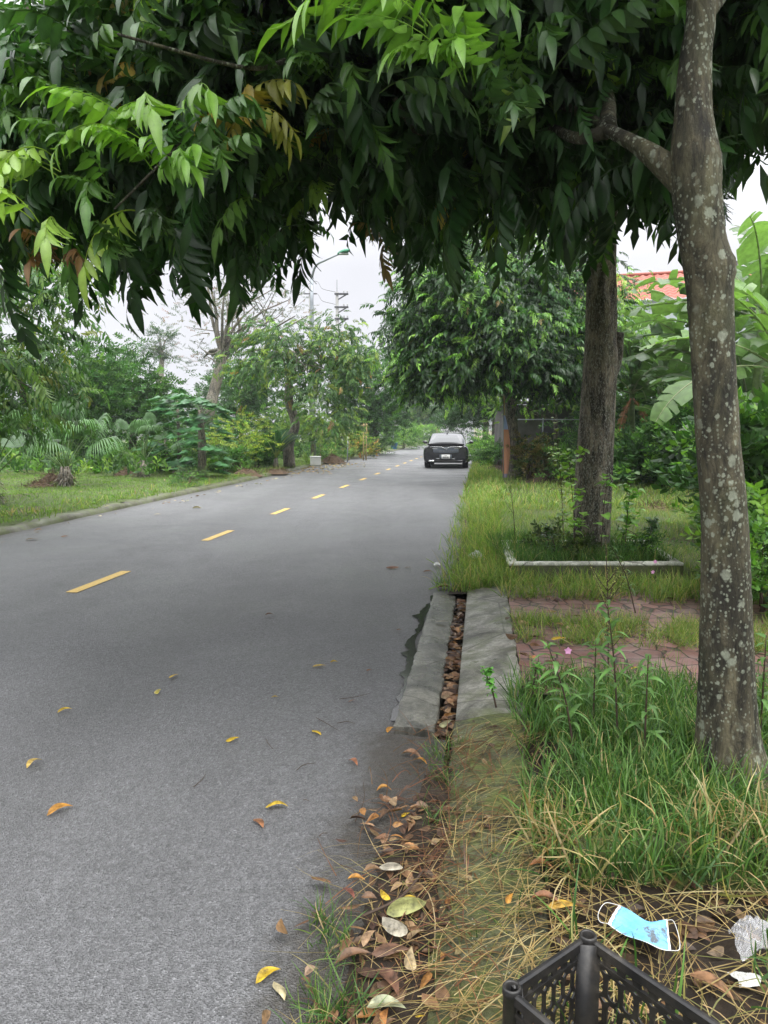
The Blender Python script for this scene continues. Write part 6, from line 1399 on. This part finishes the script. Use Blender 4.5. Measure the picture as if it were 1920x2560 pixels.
# ---------------------------------------------------------------- fallen leaves one by one (photo positions on the ground)
Yc, Oc, Bc, Tc, Gc, Rc = (.62, .42, .03), (.55, .26, .04), (.27, .12, .055), (.5, .4, .22), (.3, .33, .1), (.2, .07, .05); Pc = (.42, .38, .3)
FL = [(690, 1440, Yc, .085, .2, .3, 'yellow leaf flat on the asphalt, larger of the pair left of the gutter'), (722, 1432, Yc, .05, .2, .5, 'small yellow leaf just right of its larger neighbour on the asphalt'),
      (377, 1462, Yc, .075, .9, .5, 'torn yellow leaf curled on the asphalt above a standing pale one'), (343, 1496, (.6, .5, .12), .07, 1.4, .7, 'pale yellow leaf standing upright on the asphalt in mid road'),
      (141, 1537, Yc, .075, .7, .6, 'rolled yellow leaf on the asphalt, uppermost of those at the left'), (594, 1508, Yc, .04, .1, .6, 'tiny yellow half leaf on the asphalt in mid road'), (503, 1600, Yc, .07, .6, .5, 'folded yellow leaf on the asphalt near the middle of the road'),
      (683, 1585, Yc, .07, -.9, .6, 'narrow yellow leaf beside a thin twig on the asphalt'), (76, 1652, (.6, .42, .12), .085, 1.2, .8, 'curled tan yellow leaf on the asphalt nearest the left edge'), (131, 1754, Oc, .095, .7, .8, 'orange yellow rolled leaf lying below the curled tan one at the left'),
      (598, 1746, Yc, .085, 0, 1.4, 'bright yellow arched leaf with a dark speck on the asphalt'), (557, 1781, Bc, .075, -1.0, .6, 'orange brown leaf just below the bright arched yellow one'), (762, 1650, (.35, .15, .08), .065, -1.0, .6, 'reddish brown leaf on the asphalt above a red twig'),
      (762, 1516, Bc, .05, .4, .6, 'crumpled brown leaf beside the long black twig'), (797, 1449, Bc, .035, .2, .5, 'tiny brown leaf on the asphalt left of the wet crack'), (845, 1578, Oc, .07, 1.0, .5, 'orange leaf at the broken lower corner of the gutter slab'),
      (582, 1330, Bc, .07, .2, .9, 'dark brown curled leaf alone in the middle of the road'), (848, 1228, Bc, .14, .1, .4, 'brown leaf left of its two neighbours near the verge grass'), (882, 1227, (.18, .1, .06), .08, .1, .5, 'dark brown leaf, middle one of three near the verge grass'), (925, 1236, (.35, .17, .09), .1, .0, .3, 'reddish brown leaf nearest the long grass, right of two others'),
      (581, 2112, Yc, .075, .65, .5, 'long yellow leaf at the bottom of the road above a pale torn one'), (601, 2148, (.55, .47, .28), .07, -1.1, .4, 'pale torn leaf with pointed tip below the long yellow one'), (877, 1762, Yc, .045, .6, .3, 'small clean yellow leaf on the wet dirt apron'),
      (830, 1710, Oc, .06, 0, 1.2, 'arched orange leaf at the top of the wet dirt apron'), (69, 1166, Oc, .15, .2, .6, 'orange leaf on the road close to the left kerb'), (140, 1160, (.3, .15, .08), .1, .2, .6, 'brown leaf on the road close to the left kerb'), (340, 1112, Tc, .12, .3, .8, 'upright pale leaf on the road in front of the fan palm'), (425, 1098, Tc, .16, .1, .3, 'flat cream leaf near the left kerb below the papaya plants'),
      (862, 1361, Bc, .04, .1, .4, 'tiny dark leaf on the asphalt left of the gutter top'), (912, 1826, Oc, .07, .2, .7, 'orange brown leaf lying right of its twin on the mossy kerb edge'), (872, 1836, Oc, .06, .1, .6, 'orange brown leaf, left twin at the edge of the dirt'),
      (885, 1946, Yc, .045, .5, .5, 'bright yellow leaf resting on the large olive leaf'), (833, 1936, Yc, .055, 2.0, .5, 'upright yellow leaf among the dead leaves left of the olive leaf'), (845, 1878, Pc, .075, -.1, .4, 'pale grey leaf at the top of the litter pile'), (770, 1903, Oc, .055, -.2, .5, 'orange yellow leaf at the left of the litter pile'),
      (752, 1932, Rc, .06, -1.0, .5, 'dark red leaf at the left of the litter pile'), (850, 2015, Pc, .095, -.9, .2, 'broad ash coloured leaf in the middle of the litter pile'), (800, 2030, (.4, .26, .15), .07, 1.0, .7, 'twisted light brown leaf beside the broad ash coloured one'), (765, 2075, (.2, .11, .06), .12, .3, .25, 'big dark brown leaf at the lower left of the litter pile'),
      (845, 2062, (.17, .09, .055), .12, .1, .3, 'big brown leaf overlapping the lower left one'), (893, 2078, (.48, .37, .22), .085, 1.5, .25, 'tan leaf standing out at the right of the litter pile'), (835, 2125, (.16, .08, .05), .12, -1.1, .3, 'long chocolate brown leaf in the lower litter'), (835, 2182, (.38, .4, .25), .11, -.1, .25, 'large pale green leaf at the bottom of the litter pile'),
      (908, 2200, Yc, .025, 0, .2, 'small yellow fragment at the bottom beside the crate'), (880, 1968, (.33, .34, .12), .15, .35, .9, 'large olive leaf with upturned tip across the kerb edge'), (888, 1636, (.3, .17, .1), .1, -.6, .7, 'large orange brown leaf below the gutter slab'), (907, 1648, Oc, .07, -.7, 1.0, 'curled orange leaf overlapping the large one below the gutter slab'),
      (964, 1568, (.33, .33, .18), .11, .8, .4, 'broad olive grey leaf blocking the near end of the drain slot'), (955, 1345, Pc, .1, .1, .8, 'pale curled leaf caught over the edge of the drain slot'), (1180, 1952, Bc, .085, -.4, .7, 'brown curled leaf on the bare earth left of the mask'), (1216, 1962, (.6, .36, .06), .08, .0, .4, 'yellow orange leaf beneath a brown one left of the mask'),
      (1104, 1945, Oc, .05, 1.0, .9, 'small orange leaf on bare earth in front of the planter wall'), (1535, 2135, (.3, .16, .08), .12, -.9, .4, 'large brown leaf in the dry grass right of the crate'), (1170, 1876, (.4, .17, .06), .07, -.3, .8, 'orange curled leaf above the bare earth by the planter corner'),
      (1380, 2190, Yc, .04, .8, .4, 'yellow leaf seen on the ground inside the crate'), (1207, 1382, Yc, .1, .1, .6, 'yellow leaf on the weeds at the kerb side of the pavers'), (1375, 1447, Yc, .06, -.1, .4, 'yellow leaf on the pavers left of the spotted trunk'), (960, 1272, (.4, .2, .1), .16, .0, .5, 'long brown leaf at the far end of the gutter slab')]
g0 = bpy.data
for i, (x, y, c, L, yaw, curl, lab) in enumerate(FL):
    p = G(x*KD, y*KD, 0); t_, s_ = toRF(p.x, p.y)
    z = .003
    if t_ > .09 and x > 930 or (x > 860 and y > 1940): z = .05 if x < 960 else .1
    if x > 1100: z = .115
    if 1300 < y < 1470 and x > 1000: z = .13 if x < 1300 else .085
    if x in (964, 955): z = .012
    if y > 1850 and 740 < x < 930: z = .045
    if x == 1380: z = .09
    L = L*.85 if L > .105 and y > 1500 else L; p = G(x*KD, y*KD, z); g = Geo(); wide = .5 if c in (Pc,) or L > .105 else .36
    curl_leaf(g, p, L, L*wide, yaw, min(curl*.6, .3) if wide > .4 else curl*.6, c, .2*math.sin(i*2.3), 'oval' if wide > .4 else 'lance', .7*math.sin(i*1.7), 9)
    o = g.build('fallen_leaf', 'dry', None, p[:]); tag(o, lab, 'leaf', 'fallen leaves')
# twigs
TW = [((733, 1510), (800, 1497), 'long black twig lying across the asphalt'), ((683, 1550), (731, 1578), 'thin straight twig on the asphalt below the long black one'), ((640, 1664), (682, 1648), 'dark twig in the middle of the near road'), ((418, 1700), (444, 1672), 'curved dark twig left of the middle of the road'),
      ((575, 1597), (590, 1618), 'short hair thin twig beside the folded yellow leaf'), ((728, 1562), (768, 1563), 'short horizontal twig near the wet gutter'), ((767, 1775), (785, 1690), 'long reddish forked twig at the edge of the dirt apron'), ((655, 1728), (668, 1730), 'stubby black twig right of the arched yellow leaf'),
      ((690, 1806), (708, 1800), 'stubby dark twig below the arched yellow leaf'), ((775, 1785), (850, 1830), 'long thin twig leading into the wet dirt'), ((770, 1985), (915, 1880), 'thick brown stick across the litter pile'), ((735, 1868), (775, 1900), 'black twig above the orange leaf in the litter')]
for i, (a_, b_, lab) in enumerate(TW):
    z = .005 if i < 10 else .05; p = G(a_[0]*KD, a_[1]*KD, z); q = G(b_[0]*KD, b_[1]*KD, z); g = Geo(); m_ = (p+q)/2+Vector(((q-p).y, -(q-p).x, 0))*.14*math.sin(i*2+1); m_.z += .004
    r = .0018 if i not in (10,) else .005
    tube(g, spline([p, m_, q], 12), np.linspace(r, r*.5, 12), 5, wob=.2)
    if i == 6: tube(g, spline([m_, m_+Vector((-.03, .04, .003)), m_+Vector((-.035, .09, .002))], 8), r*.6, 4)
    tag(g.build('twig', 'twig', None, p[:]), lab, 'twig', 'fallen twigs')

# ---------------------------------------------------------------- weeds and saplings
def weed(px, py, D, Hh, lab, seed, n=20, ll=.14, lw=.022, col=(.1, .2, .06), gz=.12, name='tall_weed', cat='weed', prof='lance', bend=(0, 0), branch=0, flower=None, group='tall weeds by the spotted trunk', mleaf='leaf'):
    rg = np.random.default_rng(seed); x = P(px, py, D).x; b = Vector((x, D, gz)); o = thing(name, b, lab, cat, group)
    st = spline([b, (x+bend[0]*.4, D+bend[1]*.4, gz+Hh*.55), (x+bend[0], D+bend[1], gz+Hh)], 16)
    g = Geo(); tube(g, st, np.linspace(.005, .0018, 16), 5, wob=.1); stems = [st]
    for k in range(branch):
        i0 = int(rg.integers(3, 13)); a_ = rg.uniform(0, 6.28); e_ = st[i0]+np.array([math.cos(a_)*.5, math.sin(a_)*.5, .75])*Hh*.28*rg.uniform(.6, 1.1); s2 = spline([st[i0], (st[i0]+e_)/2+np.array([0, 0, -.01]), e_], 8); tube(g, s2, np.linspace(.0028, .001, 8), 4); stems.append(s2)
    g.build('stem', 'twig', o); g = Geo()
    for si, s2 in enumerate(stems):
        m_ = n if si == 0 else max(4, n//3)
        for k in range(m_):
            u = (.25 if si == 0 else .2)+(.75 if si == 0 else .8)*k/m_; i0 = min(len(s2)-2, int(u*(len(s2)-1))); p = s2[i0]+(s2[i0+1]-s2[i0])*(u*(len(s2)-1)-i0); a_ = k*2.4+rg.uniform(-.3, .3); e_ = rg.uniform(.1, .9)
            d = np.array([math.cos(a_)*math.cos(e_), math.sin(a_)*math.cos(e_), math.sin(e_)]); l = ll*rg.uniform(.6, 1.1)*(1.1-.5*u)
            put_leaf(g, p, d, (-math.sin(a_), math.cos(a_), rg.normal(0, .2)), l, lw*rg.uniform(.8, 1.2), 5, rg.uniform(.5, 1.4), .3, np.array(col)*rg.uniform(.75, 1.35), prof)
    g.build('foliage', mleaf, o)
    if flower:
        g = Geo()
        for (fx_, fy_, D_) in flower:
            p = np.array(P(fx_, fy_, D_))
            for q in range(5): a_ = q*1.257+.3; put_leaf(g, p, (math.cos(a_), -.3, math.sin(a_)), (-math.sin(a_), 0, math.cos(a_)), .016, .013, 2, .3, .1)
        g.build('flower', 'pink', o)
    return o
weed(1545, 1900, 2.75, .62, 'dark stemmed weed with long narrow leaves, tallest in front of the spotted trunk', 1, 34, .15, .02, bend=(-.06, .02))
weed(1440, 1900, 2.65, .48, 'narrow leaved weed leaning left beside the tallest one', 2, 30, .15, .02, bend=(-.12, .02), flower=[(1420, 1627, 2.65)])
weed(1480, 1900, 2.9, .42, 'shorter narrow leaved weed between the two taller ones', 3, 26, .14, .02)
weed(1610, 1900, 2.6, .45, 'narrow leaved weed close to the left side of the spotted trunk', 4, 26, .13, .02)
weed(1900, 1850, 2.7, .5, 'narrow leaved weed right of the spotted trunk', 5, 28, .14, .02)
weed(1525, 1600, 3.55, .75, 'feathery pale seeding weed with fine branches over the paving', 6, 34, .03, .004, (.3, .32, .1), branch=16, bend=(-.04, 0))
weed(1590, 1500, 5.0, .5, 'wiry weed with a drooping tip and pink flowers near the paver edge', 7, 24, .12, .012, bend=(-.2, 0), flower=[(1632, 1430, 5.0), (1638, 1404, 5.0)])
weed(1900, 1500, 5.2, .5, 'wiry weed behind the spotted trunk at the right', 8, 24, .12, .014)
weed(1240, 1800, 3.35, .2, 'small bright seedling with oval leaves on the kerb edge', 9, 20, .05, .028, (.13, .33, .07), .07, 'seedling', 'seedling', 'oval', (-.07, .02), 4, group=None)
weed(1330, 1760, 3.4, .2, 'bright feathery seedling right of the oval leaved one', 10, 16, .07, .02, (.12, .28, .06), .08, 'seedling', 'seedling', 'lance', (.02, 0), 3, group=None)
GS_ = 'leafy saplings around the thick trunk'
weed(1440, 1400, 6.9, 1.15, 'sapling with bright heart shaped leaves left of the thick trunk', 11, 22, .13, .085, (.24, .42, .08), .12, 'sapling', 'sapling', 'oval', (-.12, 0), 5, group=GS_)
weed(1560, 1400, 7.0, .95, 'sapling with broad green leaves right of the thick trunk', 12, 20, .14, .09, (.2, .38, .09), .12, 'sapling', 'sapling', 'oval', (.05, 0), 6, group=GS_)
weed(1500, 1400, 6.85, .98, 'sprig of broad leaves crossing in front of the thick trunk', 13, 7, .13, .09, (.22, .42, .09), .12, 'sapling', 'sapling', 'oval', (.05, 0), 2, group=GS_)
weed(1380, 1400, 6.9, .42, 'low dark twiggy sapling at the left of the white planter', 14, 20, .08, .04, (.05, .11, .03), .12, 'sapling', 'sapling', 'oval', (-.1, 0), 8, group=GS_)
weed(1610, 1400, 6.9, .48, 'low leafy sapling at the right of the white planter', 15, 24, .1, .035, (.06, .14, .04), .12, 'sapling', 'sapling', 'lance', (.1, 0), 8, group=GS_)
weed(1410, 1400, 7.6, 1.5, 'thin tall sapling with yellowish leaves behind the bright one', 16, 18, .09, .05, (.22, .3, .06), .12, 'sapling', 'sapling', 'oval', (-.15, 0), 6, group=GS_)
weed(1290, 1400, 7.6, .9, 'thin grassy stem left of the white planter', 17, 14, .1, .01, (.1, .18, .05), .08, 'tall_weed', 'weed', 'lance', (-.1, 0), 3, group=None)
for i, (px, py, D, r) in enumerate([(1480, 1500, 6.7, .5)]):
    shrub('planter_shrub', 1420, 7.0, .32, .25, 110, 'dark undergrowth left of the thick trunk inside the planter', 500, [((.05, .08, .03), 2), ((.1, .13, .04), 1)], SP_OV, .4, None, gz=.12)
    shrub('planter_shrub', 1570, 7.1, .32, .25, 110, 'leafy undergrowth right of the thick trunk inside the planter', 501, PG, SP_SM, .5, None, gz=.12)

# haze in the damp air
g = Geo(); box(g, (0, 160, 16), (520, 340, 34.2)); hz_o = struct(g, 'haze', 'ink', False, 'stuff')
m, t, b = mat('haze_air'); t.nodes.remove(b); pv = N(t, 'ShaderNodeVolumePrincipled'); pv.inputs['Color'].default_value = (.9, .93, 1, 1); pv.inputs['Density'].default_value = .0009; pv.inputs['Anisotropy'].default_value = .2
t.links.new(pv.outputs[0], t.nodes['Material Output'].inputs['Volume']); hz_o.data.materials.clear(); hz_o.data.materials.append(m)
HAZE = True
if not HAZE: bpy.data.objects.remove(hz_o)
